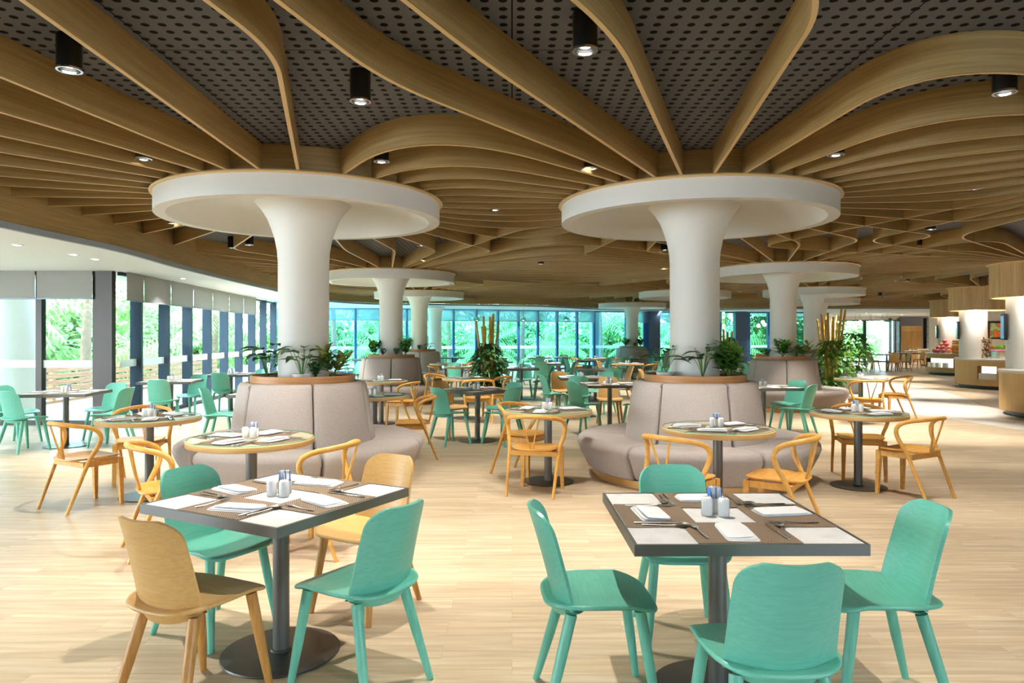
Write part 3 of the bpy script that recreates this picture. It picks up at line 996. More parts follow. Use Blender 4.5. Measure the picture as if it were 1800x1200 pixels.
def arm_chair():
    r = empty('bentwood_armchair')
    m = M['honey']
    half = [(0.225, -0.275, 0.0), (0.235, -0.185, 0.22), (0.245, -0.10, 0.43), (0.270, -0.040, 0.55), (0.284, -0.022, 0.63), (0.276, -0.050, 0.69), (0.242, -0.12, 0.725), (0.17, -0.20, 0.742), (0.09, -0.25, 0.752)]
    pts = [(-x, y, z) for x, y, z in half] + [(0, -0.265, 0.755)] + [p for p in reversed(half)]
    cp = catmull(pts, 4)
    n = len(cp)
    rad = []
    for i in range(n):
        e = min(i, n - 1 - i) / (n / 2)
        rad.append(0.0135 + 0.0065 * min(1, e * 3.2))
    MB().tube(cp, rad, 10).obj('bent_back_rail', m, r)
    for sx in (-1, 1):
        MB().tube([(sx * 0.012, -0.185, 0.44), (sx * 0.040, -0.215, 0.56), (sx * 0.088, -0.250, 0.748)], [0.010, 0.009, 0.009], 8).obj('spindle', m, r)
    N = 36
    def outline(i, k, z):
        t = 2 * PI * i / N
        c, s_ = math.cos(t), math.sin(t)
        x = math.copysign(abs(c) ** 0.5, c) * 0.225
        y = math.copysign(abs(s_) ** (0.5 if s_ > 0 else 0.75), s_) * (0.235 if s_ > 0 else 0.205)
        return (x * k, y * k, z + 0.012 * (x * k / 0.22) ** 2)
    loops = [(0.02, 0.424), (0.95, 0.424), (1.0, 0.432), (0.985, 0.441), (0.9, 0.442), (0.6, 0.434), (0.02, 0.430)]
    MB().rings([[outline(i, k, z) for i in range(N)] for k, z in loops]).obj('seat', m, r, angle=60)
    fr = MB()
    for sx in (-1, 1):
        fr.box((sx * 0.19, 0.03, 0.395), (0.022, 0.34, 0.05))
    fr.box((0, 0.195, 0.395), (0.37, 0.022, 0.05))
    fr.box((0, -0.13, 0.395), (0.46, 0.022, 0.045))
    fr.obj('seat_frame', m, r, smooth=False)
    for sx in (-1, 1):
        rs = []
        for z, h, y in ((0.42, 0.021, 0.2), (0.36, 0.021, 0.2), (0.0, 0.014, 0.212)):
            x = sx * (0.195 if z > 0 else 0.205)
            rs.append([(x - h, y - h, z), (x + h, y - h, z), (x + h, y + h, z), (x - h, y + h, z)])
        MB().rings(rs).obj('leg', m, r, smooth=False)
    return r
mint = Kind(side_chair('side_chair', M['mint'], M['mint_leg']))
oak = Kind(side_chair('side_chair', M['oak'], M['oak_leg']))
armc = Kind(arm_chair())

# ------------------------------------------------------------------ tables
TZ = 0.745
def square_table(s=0.86):
    r = empty('square_table')
    h = s / 2
    MB().box((0, 0, TZ - 0.016), (s - 0.024, s - 0.024, 0.028)).obj('table_top', M['marble'], r, smooth=False)
    e = MB()
    b = [(-h, -h), (h, -h), (h, h), (-h, h)]
    i_ = h - 0.012
    c = [(-i_, -i_), (i_, -i_), (i_, i_), (-i_, i_)]
    e.rings([[(x, y, z) for x, y in q] for q, z in ((b, TZ - 0.042), (b, TZ), (c, TZ), (c, TZ - 0.042), (b, TZ - 0.042))], cap=False)
    e.obj('edge_band', M['metal_grey'], r, smooth=False)
    MB().box((0, 0, TZ - 0.038), (s - 0.03, s - 0.03, 0.012)).obj('underside', M['metal_dark'], r, smooth=False)
    MB().tube([(0, 0, 0.012), (0, 0, TZ - 0.04)], 0.038, 24).obj('pole', M['metal_grey'], r, angle=60)
    MB().lathe([(0.272, 0), (0.275, 0.004), (0.272, 0.010), (0.05, 0.014), (0.045, 0.022), (0.0, 0.022)], n=48).obj('base_plate', M['metal_dark'], r, angle=30)
    return r
def round_table():
    r = empty('round_table')
    MB().lathe([(0.43, 0.695), (0.452, 0.70), (0.455, 0.705), (0.455, 0.735), (0.452, 0.738), (0.0, 0.738)], n=64).obj('table_top', M['honey_top'], r, angle=40)
    MB().lathe([(0.435, 0.7382), (0.435, 0.7395), (0.0, 0.7395)], n=64).obj('inlay', M['roundtop'], r)
    gt = MB().lathe([(0.0, 0.7432), (0.447, 0.7432), (0.450, 0.7445), (0.450, 0.748), (0.447, 0.749), (0.0, 0.749)], n=64, cap=False).obj('glass_top', M['glass_top'], r, angle=30)
    MB().lathe([(0.4505, 0.7434), (0.4525, 0.7445), (0.4525, 0.7480), (0.4505, 0.7488)], n=64, cap=False).obj('glass_rim', M['glass_edge'], gt)
    MB().tube([(0, 0, 0.012), (0, 0, 0.70)], 0.04, 24).obj('pole', M['metal_grey'], r, angle=60)
    MB().lathe([(0.262, 0), (0.265, 0.004), (0.262, 0.010), (0.05, 0.014), (0.047, 0.022), (0.0, 0.022)], n=48).obj('base_plate', M['metal_dark'], r, angle=30)
    return r
M['honey_top'] = grain(mat('pale_oak_edge', lin(222, 182, 122), 0.4), lin(212, 168, 106), lin(228, 190, 132), (4, 4, 60))
sqt, rdt = Kind(square_table()), Kind(round_table())

# ------------------------------------------------------------------ tableware
def napkin():
    r = empty('folded_napkin')
    def layer(w_, d, z0, z1, roll):
        N = 24
        rs = []
        for k, z in ((0.97, z0), (1.0, (z0 * 2 + z1) / 3), (1.0, (z0 + z1 * 2) / 3), (0.97, z1)):
            ring = []
            for i in range(N):
                t = 2 * PI * i / N
                c, s_ = math.cos(t), math.sin(t)
                x = math.copysign(abs(c) ** 0.22, c) * w_ / 2 * k
                y = math.copysign(abs(s_) ** 0.22, s_) * d / 2 * k
                ring.append((x, y, z + roll * math.sin(x * 22) * 0.0012 + 0.001 * math.sin(y * 30)))
            rs.append(ring)
        return rs
    m1 = MB()
    m1.rings(layer(0.125, 0.232, 0.0, 0.0036, 0))
    m1.obj('fold', M['linen'], r, angle=60)
    m1 = MB()
    m1.rings([[(x - 0.004, y + 0.003, z) for x, y, z in q_] for q_ in layer(0.117, 0.226, 0.0042, 0.0078, 1)])
    m1.obj('fold', M['linen'], r, angle=60)
    m1 = MB()
    m1.rings([[(x - 0.010, y + 0.010, z + 0.004 * max(0, x / 0.05)) for x, y, z in q_] for q_ in layer(0.102, 0.208, 0.0084, 0.0122, 1)])
    m1.obj('fold', M['linen'], r, angle=60)
    return r
def fork():
    o = MB()
    o.tube([(0, -0.095, 0.004), (0, -0.07, 0.0035), (0, -0.02, 0.003), (0, 0.02, 0.005), (0, 0.04, 0.008)], [0.0055, 0.006, 0.004, 0.003, 0.005], 6, 0.4)
    o.box((0, 0.052, 0.0075), (0.022, 0.026, 0.0018))
    for k in (-1.5, -0.5, 0.5, 1.5):
        o.box((k * 0.0056, 0.082, 0.0068), (0.0032, 0.04, 0.0016))
    return o.obj('fork', M['steel'], angle=50)
def knife():
    o = MB()
    o.tube([(0, -0.11, 0.004), (0, -0.08, 0.004), (0, -0.005, 0.0035)], [0.006, 0.0072, 0.0055], 6, 0.5)
    bl = [(-0.006, 0.0), (0.006, 0.0), (0.0095, 0.05), (0.0085, 0.09), (-0.001, 0.112), (-0.006, 0.105)]
    o.rings([[(x, y, 0.0025) for x, y in bl], [(x, y, 0.0042) for x, y in bl]])
    return o.obj('table_knife', M['steel'], angle=50)
def spoon():
    o = MB()
    o.tube([(0, -0.10, 0.004), (0, -0.075, 0.0038), (0, -0.01, 0.003), (0, 0.035, 0.006)], [0.0055, 0.006, 0.0035, 0.003], 6, 0.45)
    rs = []
    for k, z in ((0.05, 0.0045), (0.6, 0.006), (1.0, 0.010), (0.96, 0.0112), (0.55, 0.0078), (0.05, 0.0062)):
        rs.append([(0.0195 * k * math.cos(2 * PI * i / 18), 0.062 + 0.029 * k * math.sin(2 * PI * i / 18), z) for i in range(18)])
    o.rings(rs)
    return o.obj('spoon', M['steel'], angle=60)
def shaker(holes):
    r = empty('salt_shaker' if holes else 'pepper_shaker')
    bd = MB().lathe([(0.0, 0), (0.021, 0.0), (0.0235, 0.003), (0.0235, 0.06), (0.022, 0.071), (0.017, 0.0775), (0.0, 0.079)], n=24).obj('body', M['china'], r, angle=60)
    h = MB()
    for k in range(3):
        a = k * 2.1
        h.ball((0.006 * math.cos(a), 0.006 * math.sin(a), 0.0785), 0.0014, 6, 4)
    h.obj('pouring_holes', M['black'], bd)
    return r
def sachets():
    r = empty('sachet_holder')
    h = MB()
    h.rings([[(x * k, y * k, z) for x, y in ((-0.032, -0.02), (0.032, -0.02), (0.032, 0.02), (-0.032, 0.02))] for k, z in ((0.98, 0), (1, 0.004), (1, 0.062), (0.92, 0.062), (0.92, 0.006))])
    h.obj('holder', M['china'], r, smooth=False)
    q = random.Random(3)
    for k in range(9):
        mm = M['sachet'] if k % 4 == 0 else M['paper']
        MB().box((-0.024 + 0.006 * k, 0.006 * q.uniform(-1, 1), 0.062), (0.0025, 0.03, 0.085 + 0.012 * q.random()), q.uniform(-0.3, 0.3)).obj('sachet', mm, r, smooth=False)
    return r
def mat_piece(w_, d):
    return MB().box((0, 0, 0.0008), (w_, d, 0.0016)).obj('placemat', M['woven'], smooth=False)
nap, sal, pep, sac = Kind(napkin()), Kind(shaker(1)), Kind(shaker(0)), Kind(sachets())
frk, knf, spn, pmt = Kind(fork()), Kind(knife()), Kind(spoon()), Kind(mat_piece(0.385, 0.29))

def sidename(dx, dy):
    a = math.degrees(math.atan2(dy, dx)) % 360
    return ['buffet', 'back-buffet', 'back', 'back-window', 'window', 'front-window', 'front', 'front-buffet'][int(((a + 22.5) % 360) // 45)]
def lay(x, y, rz, z, seats, phrase, square, rich=True, near=True):
    """settings on a table: seats = angles (degrees, table frame) where places are laid"""
    q = random.Random(int(abs(x * 97 + y * 131)))
    for a in seats:
        th = R(a) + rz
        out = Vector((math.cos(th), math.sin(th), 0))
        lat = Vector((-math.sin(th), math.cos(th), 0))
        c = Vector((x, y, z))
        sd = sidename(out.x, out.y)
        base = 0.0016 if square else 0.0
        if near:
            if square:
                pmt.put(c + out * 0.270, th + PI / 2, 'brown woven placemat, %s side of %s' % (sd, phrase), 'placemat', 'woven placemats')
            else:
                pmt.put(Vector((x, y, 0.7397)) + out * 0.245, th + PI / 2, 'brown woven placemat under glass, %s side of %s' % (sd, phrase), 'placemat', 'woven placemats')
        off = 0.055 if square else 0.03
        nap.put(c + out * (0.285 if square else 0.25) + lat * off * q.choice((-0.2, 0.6)) + Vector((0, 0, base)), th + q.uniform(-0.25, 0.25) + (PI / 2 if q.random() < 0.75 else 0.15), 'folded white napkin, %s side of %s' % (sd, phrase), 'napkin', 'folded napkins')
        if rich:
            dz = Vector((0, 0, base))
            j = lambda s_: q.uniform(-s_, s_)
            frk.put(c + out * 0.27 - lat * (0.15 + j(0.008)) + dz, th + PI / 2 + j(0.12), 'steel fork, %s side of %s' % (sd, phrase), 'fork', 'steel cutlery')
            knf.put(c + out * 0.27 + lat * (0.145 + j(0.006)) + dz, th + PI / 2 + j(0.10), 'steel knife, %s side of %s' % (sd, phrase), 'knife', 'steel cutlery')
            spn.put(c + out * 0.255 + lat * (0.176 + j(0.004)) + dz, th + PI / 2 + j(0.08) - 0.06, 'steel spoon, %s side of %s' % (sd, phrase), 'spoon', 'steel cutlery')
    c = Vector((x, y, z))
    sal.put(c + Vector((-0.045, 0.0, 0)), 0, 'white salt shaker in the middle of %s' % phrase, 'salt shaker', 'white shakers')
    pep.put(c + Vector((0.02, -0.02, 0)), 0, 'white pepper shaker in the middle of %s' % phrase, 'pepper shaker', 'white shakers')
    if near:
        sac.put(c + Vector((0.0, 0.055, 0)), R(12), 'white holder of blue sachets on %s' % phrase, 'sachet holder', 'sachet holders')

def chair(kind, x, y, face, tx, ty, phrase):
    sd = sidename(x - tx, y - ty)
    word = {id(mint): 'mint green wooden chair', id(oak): 'pale oak wooden chair', id(armc): 'honey-coloured bentwood armchair'}[id(kind)]
    kind.put((x, y, 0), R(face - 90), '%s, %s side of %s' % (word, sd, phrase), 'armchair' if kind is armc else 'chair', {id(mint): 'mint green chairs', id(oak): 'pale oak chairs', id(armc): 'bentwood armchairs'}[id(kind)])

def sq(x, y, rz, phrase, label, chairs, seats=(0, 90, 180, 270), rich=True, near=True):
    sqt.put((x, y, 0), R(rz), label, 'table', 'square tables')
    lay(x, y, R(rz), TZ, seats, phrase, True, rich, near)
    for c in chairs:
        chair(*c, x, y, phrase)
def rd(x, y, rz, phrase, label, chairs, seats, rich=True, near=True):
    rdt.put((x, y, 0), R(rz), label, 'table', 'round tables')
    lay(x, y, R(rz), 0.749, seats, phrase, False, rich, near)
    for c in chairs:
        chair(*c, x, y, phrase)

sq(-1.10, 3.375, -28.5, 'the front table set cornerwise', 'square marble-topped table set cornerwise with two mint and two oak chairs',
   [(oak, -1.30, 2.93, 64), (mint, -1.505, 3.63, -28.5), (mint, -0.67, 3.08, 147), (oak, -0.82, 3.93, -119)])
sq(0.872, 3.005, 0.4, 'the front table of mint chairs', 'square marble-topped table facing the camera with four mint chairs',
   [(mint, 1.48, 2.93, 178), (mint, 0.36, 2.93, 3), (mint, 0.86, 2.43, 92), (mint, 0.85, 3.56, -91)])
rd(-1.95, 5.30, 20, 'the round table before the left banquette', 'round glass-topped table before the front left banquette',
   [(armc, -2.43, 5.02, 34), (armc, -1.36, 5.02, 162)], (60, 130, 230, 310))
rd(1.72, 5.92, 10, 'the round table before the right banquette', 'round glass-topped table before the front right banquette',
   [(armc, 1.28, 5.42, 42), (armc, 2.05, 5.40, 145)], (30, 150, 235, 305))
rd(-3.42, 6.68, 0, 'the round table by the window aisle', 'round glass-topped table beside the window aisle with a side-on armchair',
   [(armc, -3.80, 6.30, 60), (armc, -3.85, 7.36, -75)], (60, 120, 230, 300))
rd(0.375, 7.35, 0, 'the round table between banquettes', 'round glass-topped table alone between the two front banquettes',
   [(armc, 0.24, 6.85, 73), (armc, 0.12, 7.80, -36)], (20, 150, 250))
rd(3.48, 7.12, 0, 'the round table on the buffet aisle', 'round glass-topped table beside the buffet aisle with two armchairs',
   [(armc, 3.78, 6.70, 120), (armc, 3.72, 7.58, -104)], (10, 80, 170, 290))
rd(6.4, 13.0, 0, 'the round table before the bamboo plants', 'round table in front of the tall bamboo plants by the buffet aisle',
   [(armc, 6.12, 12.25, 86), (armc, 7.15, 13.2, 176)], (30, 150, 270), rich=False)
rd(-1.80, 9.25, 0, 'the round table behind the left banquette', 'round table half hidden behind the front left banquette',
   [(armc, -1.22, 8.83, 190)], (0, 200, 290), rich=False)
rd(-2.27, 12.3, 0, 'the round table at the second left banquette', 'round table in front of the second left banquette',
   [(armc, -1.80, 11.75, 165)], (20, 160, 270), rich=False)
rd(-0.84, 13.1, 0, 'the round table near the potted bamboo', 'round table between the second left banquette and the potted bamboo',
   [(armc, -0.28, 13.2, 200), (armc, -1.45, 13.9, -40), (armc, -0.6, 12.45, 100)], (20, 160, 270), rich=False)
sq(-0.50, 10.25, 42, 'the mixed-chair table mid-room', 'square table mid-room set cornerwise with three mint chairs and one oak',
   [(mint, -0.86, 9.93, 42), (mint, -0.14, 9.93, 138), (mint, -0.13, 10.62, -138), (oak, -0.93, 10.68, -42)], rich=False)
sq(1.58, 11.45, 4, 'the table behind the right banquette', 'square table behind the front right banquette with mint and oak chairs',
   [(mint, 1.13, 11.12, 32), (mint, 2.0, 11.15, 142), (oak, 1.66, 12.05, -92)], rich=False)
sq(3.85, 10.85, 5, 'the table beside the right banquette', 'square table beside the front right banquette with two mint chairs',
   [(mint, 4.22, 10.5, 135), (mint, 4.36, 11.2, -150)], rich=False)
sq(-6.14, 9.75, 8, 'the front window table', 'square table by the corner windows with four mint chairs',
   [(mint, -6.98, 10.0, -8), (mint, -6.40, 9.30, 72), (mint, -5.98, 10.42, -100), (mint, -5.50, 9.72, 176)], rich=False)
sq(-5.92, 12.3, 10, 'the second window table', 'square table second along the window wall',
   [(mint, -5.78, 11.75, 95), (mint, -5.80, 12.82, -100)], rich=False)
sq(-5.75, 14.5, 8, 'the third window table', 'square table third along the window wall',
   [(mint, -5.68, 14.0, 88), (mint, -5.5, 15.0, -120), (mint, -5.1, 14.6, 178)], rich=False)
sq(-3.30, 9.65, 0, 'the table hidden behind the left banquette', 'square table almost hidden behind the front left banquette',
   [(mint, -3.93, 9.6, 4)], rich=False)
# the far dining area
far = [
 (0.22, 17.2, 0, 's', 'the dark table beside the potted bamboo', [(mint, .72, 16.9, 172), (mint, -.3, 17.6, -20), (mint, 0.3, 17.8, -95)]),
 (1.0, 20.6, 0, 's', 'the table midway to the back windows', [(mint, .85, 19.95, 80), (mint, 1.55, 20.3, 165), (mint, 1.1, 21.2, -92)]),
 (1.32, 13.4, 0, 's', 'the dark table behind the mixed table', [(mint, .78, 13.15, 15), (oak, 1.0, 14.05, -75), (mint, 1.75, 13.95, -130), (mint, 1.2, 12.85, 85)]),
 (1.95, 16.6, 0, 's', 'the dark table with two oak chairs', [(oak, 1.35, 16.9, -10), (oak, 2.6, 16.8, 190), (mint, 2.2, 15.95, 100), (mint, 1.9, 17.2, -85)]),
 (3.3, 20.2, 0, 'r', 'the round table near the middle column', [(armc, 3.75, 19.6, 140), (mint, 4.1, 20.5, 185), (oak, 2.75, 20.6, -25)]),
 (3.0, 25.2, 0, 'r', 'the round table facing the palm window', [(armc, 3.5, 24.8, 150), (armc, 2.4, 25.4, -10)]),
 (4.3, 25.4, 0, 's', 'the table before the small banquette', [(mint, 4.0, 24.8, 70), (mint, 4.9, 25.7, -160)]),
 (1.0, 26.2, 0, 's', 'the long-view table by the back glass', [(mint, .4, 26.3, 0), (mint, 1.6, 26.2, 180), (mint, 1.0, 25.6, 90)]),
 (2.0, 26.6, 0, 's', 'the table beside the palm window', [(mint, 2.6, 26.6, 180), (mint, 2.0, 27.2, -90)]),
 (-0.6, 26.0, 0, 's', 'the table behind the potted bamboo', [(mint, -1.2, 26, 0), (mint, -.6, 25.4, 90)]),
 (-1.28, 18.2, 0, 'r', 'the round table beyond the second banquette', [(armc, -1.9, 18.3, 0), (mint, -1.5, 18.9, -70), (mint, -.7, 18.5, 200)]),
 (-4.3, 15.6, 0, 'r', 'the round table left of the second banquette', [(oak, -4.45, 16.35, -95), (armc, -4.9, 15.9, -20)]),
 (-1.9, 20.2, 0, 'r', 'the round table at the third left banquette', [(armc, -1.4, 19.8, 150), (armc, -1.35, 20.6, 205)]),
 (-2.2, 26.2, 0, 's', 'the table at the garden-corner glass', [(mint, -2.8, 26.2, 0), (mint, -1.65, 26.2, 180)]),
 (-5.0, 19.5, 0, 's', 'the fourth window table', [(mint, -5.5, 19.1, 40), (mint, -4.5, 19.9, -140)]),
 (-4.9, 24.0, 0, 's', 'the fifth window table', [(mint, -5.4, 23.7, 30), (mint, -4.4, 24.3, -150)]),
 (9.6, 29.5, 0, 's', 'the table behind the second right banquette', [(oak, 9.1, 29.2, 20), (oak, 9.9, 28.9, 110), (oak, 10.2, 29.9, 200)]),
 (11.3, 30.0, 0, 's', 'the table by the turquoise window', [(oak, 10.8, 29.8, 10), (oak, 11.7, 30.5, 220)]),
 (16.4, 31.0, 0, 's', 'the oak-chair table by the buffet', [(oak, 15.75, 30.9, 5), (oak, 16.3, 30.3, 88), (oak, 17.1, 30.9, 178), (oak, 16.1, 31.6, -70), (oak, 17.0, 31.6, -120)]),
 (18.7, 33.6, 0, 's', 'the oak-chair table beyond it', [(oak, 18.1, 33.5, 0), (oak, 19.3, 33.6, 180)]),
 (21.6, 38.4, 0, 's', 'the table before the oak screen', [(oak, 22.5, 38.4, 178)]),
 (12.5, 33.2, 0, 's', 'the table behind the bamboo', [(oak, 12, 33, 20), (oak, 13, 33.4, 200)]),
 (6.9, 19.2, 0, 's', 'the table behind the second right column', [(mint, 6.4, 19.0, 20), (mint, 7.4, 19.4, 200)]),
 (3.6, 14.9, 0, 's', 'the dark table left of the second right banquette', [(mint, 3.1, 14.6, 30), (mint, 3.5, 15.55, -90), (oak, 3.0, 15.2, -20)]),
 (2.5, 22.9, 0, 's', 'the dark table before the round one', [(mint, 1.95, 22.7, 15), (mint, 3.0, 23.2, 200)]),
 (-0.4, 22.0, 0, 's', 'the dark table left of the middle', [(mint, -.95, 21.8, 15), (mint, .1, 22.3, 200), (mint, -.3, 21.4, 95)]),
]
for x, y, rz, k, ph, ch in far:
    d = ph.replace('the ', '', 1)
    (sq if k == 's' else rd)(x, y, rz, ph, ('grey-edged square ' if k == 's' else 'pale wood round ') + d.replace('round ', ''), ch, (0, 180) if y > 22 else (10, 130, 250), rich=False, near=False)

# ------------------------------------------------------------------ plants
def leaf(mb, base, d, up, L, W, droop=0.4, n=4, fold=0.15):
    """one blade from base along d, bending down by droop"""
    d = Vector(d).normalized()
    s_ = d.cross(Vector(up))
    if s_.length < 1e-3:
        s_ = d.cross(Vector((1, 0, 0)))
    s_.normalize()
    p = Vector(base)
    vs, fs = [], []
    for k in range(n + 1):
        t = k / n
        w_ = W * math.sin(PI * (0.06 + 0.94 * t) ** 0.75) if k < n else 0.002
        nrm = s_.cross(d).normalized()
        vs += [p - s_ * w_ / 2 + nrm * w_ * fold, p.copy(), p + s_ * w_ / 2 + nrm * w_ * fold]
        d = (d + Vector((0, 0, -droop / n))).normalized()
        p = p + d * (L / n)
    for k in range(n):
        a = 3 * k
        fs += [(a, a + 1, a + 4, a + 3), (a + 1, a + 2, a + 5, a + 4)]
    mb.add(vs, fs)
    return p
def lily(seed, h=0.34, nl=14, m='leaf_dark', W=0.105, spread=0.55, bowl=None):
    q = random.Random(seed)
    r = empty('leafy_plant')
    st, lf = MB(), MB()
    for k in range(nl):
        a = 2 * PI * k / nl + q.uniform(-0.4, 0.4)
        t = q.uniform(0.25, 1.0) * spread
        hh = h * q.uniform(0.55, 1.0)
        top = Vector((math.cos(a) * hh * t, math.sin(a) * hh * t, hh))
        st.tube(catmull([(0, 0, 0), top * 0.55 + Vector((0, 0, 0.02)), top], 3), 0.003, 5)
        leaf(lf, top, (math.cos(a), math.sin(a), 0.55 - t * 0.5), (0, 0, 1), q.uniform(0.14, 0.21) * h / 0.3, W * q.uniform(0.8, 1.1), q.uniform(0.5, 1.1), 5)
    st.obj('stem', M['leaf_mid'], r)
    lf.obj('leaves', M[m], r, angle=80)
    if bowl:
        MB().lathe([(0.0, -0.005), (0.075, -0.005), (0.095, 0.025), (0.10, 0.05), (0.09, 0.05), (0.085, 0.03), (0.0, 0.03)], n=28).obj('bowl', M['pot'], r)
    return r
def bushy(seed, h=0.26, nl=46, m='leaf_var', W=0.045, L=0.13):
    q = random.Random(seed)
    r = empty('leafy_plant')
    st, lf = MB(), MB()
    for b in range(6):
        a = 2 * PI * b / 6 + q.uniform(-0.4, 0.4)
        top = Vector((math.cos(a) * h * q.uniform(0.15, 0.5), math.sin(a) * h * q.uniform(0.15, 0.5), h * q.uniform(0.6, 0.95)))
        st.tube([(0, 0, 0), top * 0.6, top], 0.004, 5)
        for k in range(nl // 6):
            t = 0.3 + 0.7 * k / (nl // 6 - 1)
            an = a + k * 2.4
            leaf(lf, top * t, (math.cos(an), math.sin(an), 0.25 + 0.9 * t), (0, 0, 1), L * q.uniform(0.7, 1.1), W * q.uniform(0.8, 1.1), 0.5, 4)
    st.obj('stem', M['leaf_mid'], r)
    lf.obj('leaves', M[m], r, angle=80)
    return r
ly1, ly2, bs1, bs2, bs3 = Kind(lily(1)), Kind(lily(5, 0.32, 12, bowl=True)), Kind(bushy(2, 0.32, 66, 'leaf_var', 0.06, 0.17)), Kind(bushy(3, 0.33, 66, 'leaf_mid', 0.075, 0.17)), Kind(bushy(9, 0.16, 60, 'leaf_dark', 0.03, 0.08))
ly3 = Kind(lily(11, 0.22, 16, 'leaf_mid', 0.05, 0.9))
GP = 'plants in the column planters'
def planter(col, items):
    for kd, dx, dy, rz, lab in items:
        x, y = COL[col]
        zz = 1.075
        kd.put((x + dx, y + dy, zz), rz, lab, 'potted plant', GP)
planter('L1', [(ly1, -0.32, -0.22, 0.4, 'dark peace lily at the window side of the front left planter'),
               (ly2, 0.10, -0.40, 1.5, 'peace lily in a white bowl at the front of the front left planter'),
               (bs1, 0.36, -0.16, 0.2, 'yellow-green variegated shrub in the front left planter'),
               (bs3, 0.22, -0.33, 0.8, 'low dark shrub beside the variegated one, front left planter'),
               (ly3, -0.30, 0.26, 1.0, 'tall green lily behind the front left column')])
planter('R1', [(ly2, -0.36, -0.18, 0.3, 'spreading lily in a white bowl in the front right planter'),
               (ly1, -0.02, -0.41, 2.2, 'slim lily against the column in the front right planter'),
               (bs2, 0.30, -0.26, 0.5, 'broad-leaved green plant in the front right planter'),
               (bs1, 0.38, 0.12, 1.9, 'variegated plant at the buffet side of the front right planter')])
planter('L2', [(bs2, -0.34, -0.22, 0.2, 'small green plant, window side of the second left planter'), (bs3, -0.12, -0.39, 1.2, 'low plant at the front of the second left planter'),
               (bs3, 0.18, -0.38, 2.2, 'low plant right of the shaft, second left planter'), (bs2, 0.36, -0.18, 3.0, 'small green plant, room side of the second left planter')])
planter('R2', [(bs3, -0.38, -0.12, 0.2, 'low dark plant, far end of the second right planter'), (bs2, -0.16, -0.38, 1.2, 'spiky green plant at the front of the second right planter'),
               (ly3, 0.12, -0.40, 2.2, 'slender lily in front of the shaft, second right planter'), (bs1, 0.34, -0.22, 3.0, 'variegated plant, buffet side of the second right planter')])
planter('L3', [(bs2, -0.36, -0.2, 0.4, 'green plant, window side of the third left planter'), (bs3, 0.05, -0.40, 0.9, 'low plant at the front of the third left planter'), (ly3, 0.34, -0.2, 1.7, 'arching lily, room side of the third left planter')])
planter('M2', [(bs2, -0.3, -0.28, 0.4, 'leafy plant on the distant small banquette, window side'), (bs3, 0.05, -0.40, 0.9, 'low plant on the distant small banquette, front'), (bs2, 0.32, -0.26, 1.7, 'leafy plant on the distant small banquette, buffet side')])

def bamboo_plant(seed, poles, hpole, hleaf, rad, zlow, n):
    q = random.Random(seed)
    r = empty('bamboo_planter')
    MB().lathe([(0.0, 0), (0.15, 0), (0.20, 0.40), (0.21, 0.42), (0.19, 0.42), (0.18, 0.38), (0.0, 0.38)], n=32).obj('pot', M['pot'], r)
    for k in range(poles):
        a = 2 * PI * k / poles
        le = q.uniform(0.06, 0.34)
        b = Vector((math.cos(a) * 0.07, math.sin(a) * 0.07, 0.3))
        t = Vector((math.cos(a) * le, math.sin(a) * le * 0.6, hpole * q.uniform(0.86, 1.0)))
        mb = MB()
        nn = 9
        pts, rad_ = [], []
        for i in range(nn):
            for f, rr in ((0.0, 0.030), (0.04, 0.026), (0.94, 0.026)):
                pts.append(b.lerp(t, min((i + f) / nn, 1)))
                rad_.append(rr)
        mb.tube(pts, rad_, 8)
        mb.obj('bamboo_pole', M['bamboo'], r)
    lf = MB()
    for k in range(n):
        z = zlow + (hleaf - zlow) * q.random()
        a = q.uniform(0, 2 * PI)
        f = math.sin(PI * (0.18 + 0.78 * (z - zlow) / (hleaf - zlow))) ** 0.6
        rr = rad * f * math.sqrt(q.uniform(0.15, 1))
        leaf(lf, (math.cos(a) * rr, math.sin(a) * rr, z), (math.cos(a), math.sin(a), q.uniform(-0.2, 0.5)), (0, 0, 1), q.uniform(0.12, 0.22), q.uniform(0.07, 0.12), q.uniform(0.6, 1.3), 3)
    lf.obj('climbing_leaves', M['leaf_dark'] if seed == 1 else M['leaf_mid'], r, angle=80)
    return r
for sd, po, hp, hl, rd_, zl, n, loc, lab in (
        (1, 9, 2.02, 1.36, 0.36, 0.32, 480, (-0.50, 15.2), 'tall dark climbing plant with bamboo poles standing in mid-room'),
        (2, 8, 2.15, 1.42, 0.40, 0.42, 380, (7.30, 16.2), 'leafy climbing plant with bamboo poles beside the second right banquette'),
        (3, 9, 2.1, 1.25, 0.30, 0.35, 240, (8.0, 17.9), 'bamboo poles with leaves, behind the leafy climbing plant'),
        (4, 5, 1.85, 1.50, 0.33, 0.30, 240, (5.15, 17.0), 'bamboo poles with leaves peeping past the front right column'),
        (5, 3, 1.3, 1.62, 0.42, 0.62, 330, (9.0, 18.7), 'leafy climbing plant in a white pot facing the buffet')):
    b = bamboo_plant(sd, po, hp, hl, rd_, zl, n)
    b.location = (*loc, 0)
    tag(b, lab, 'potted plant', 'bamboo planters')

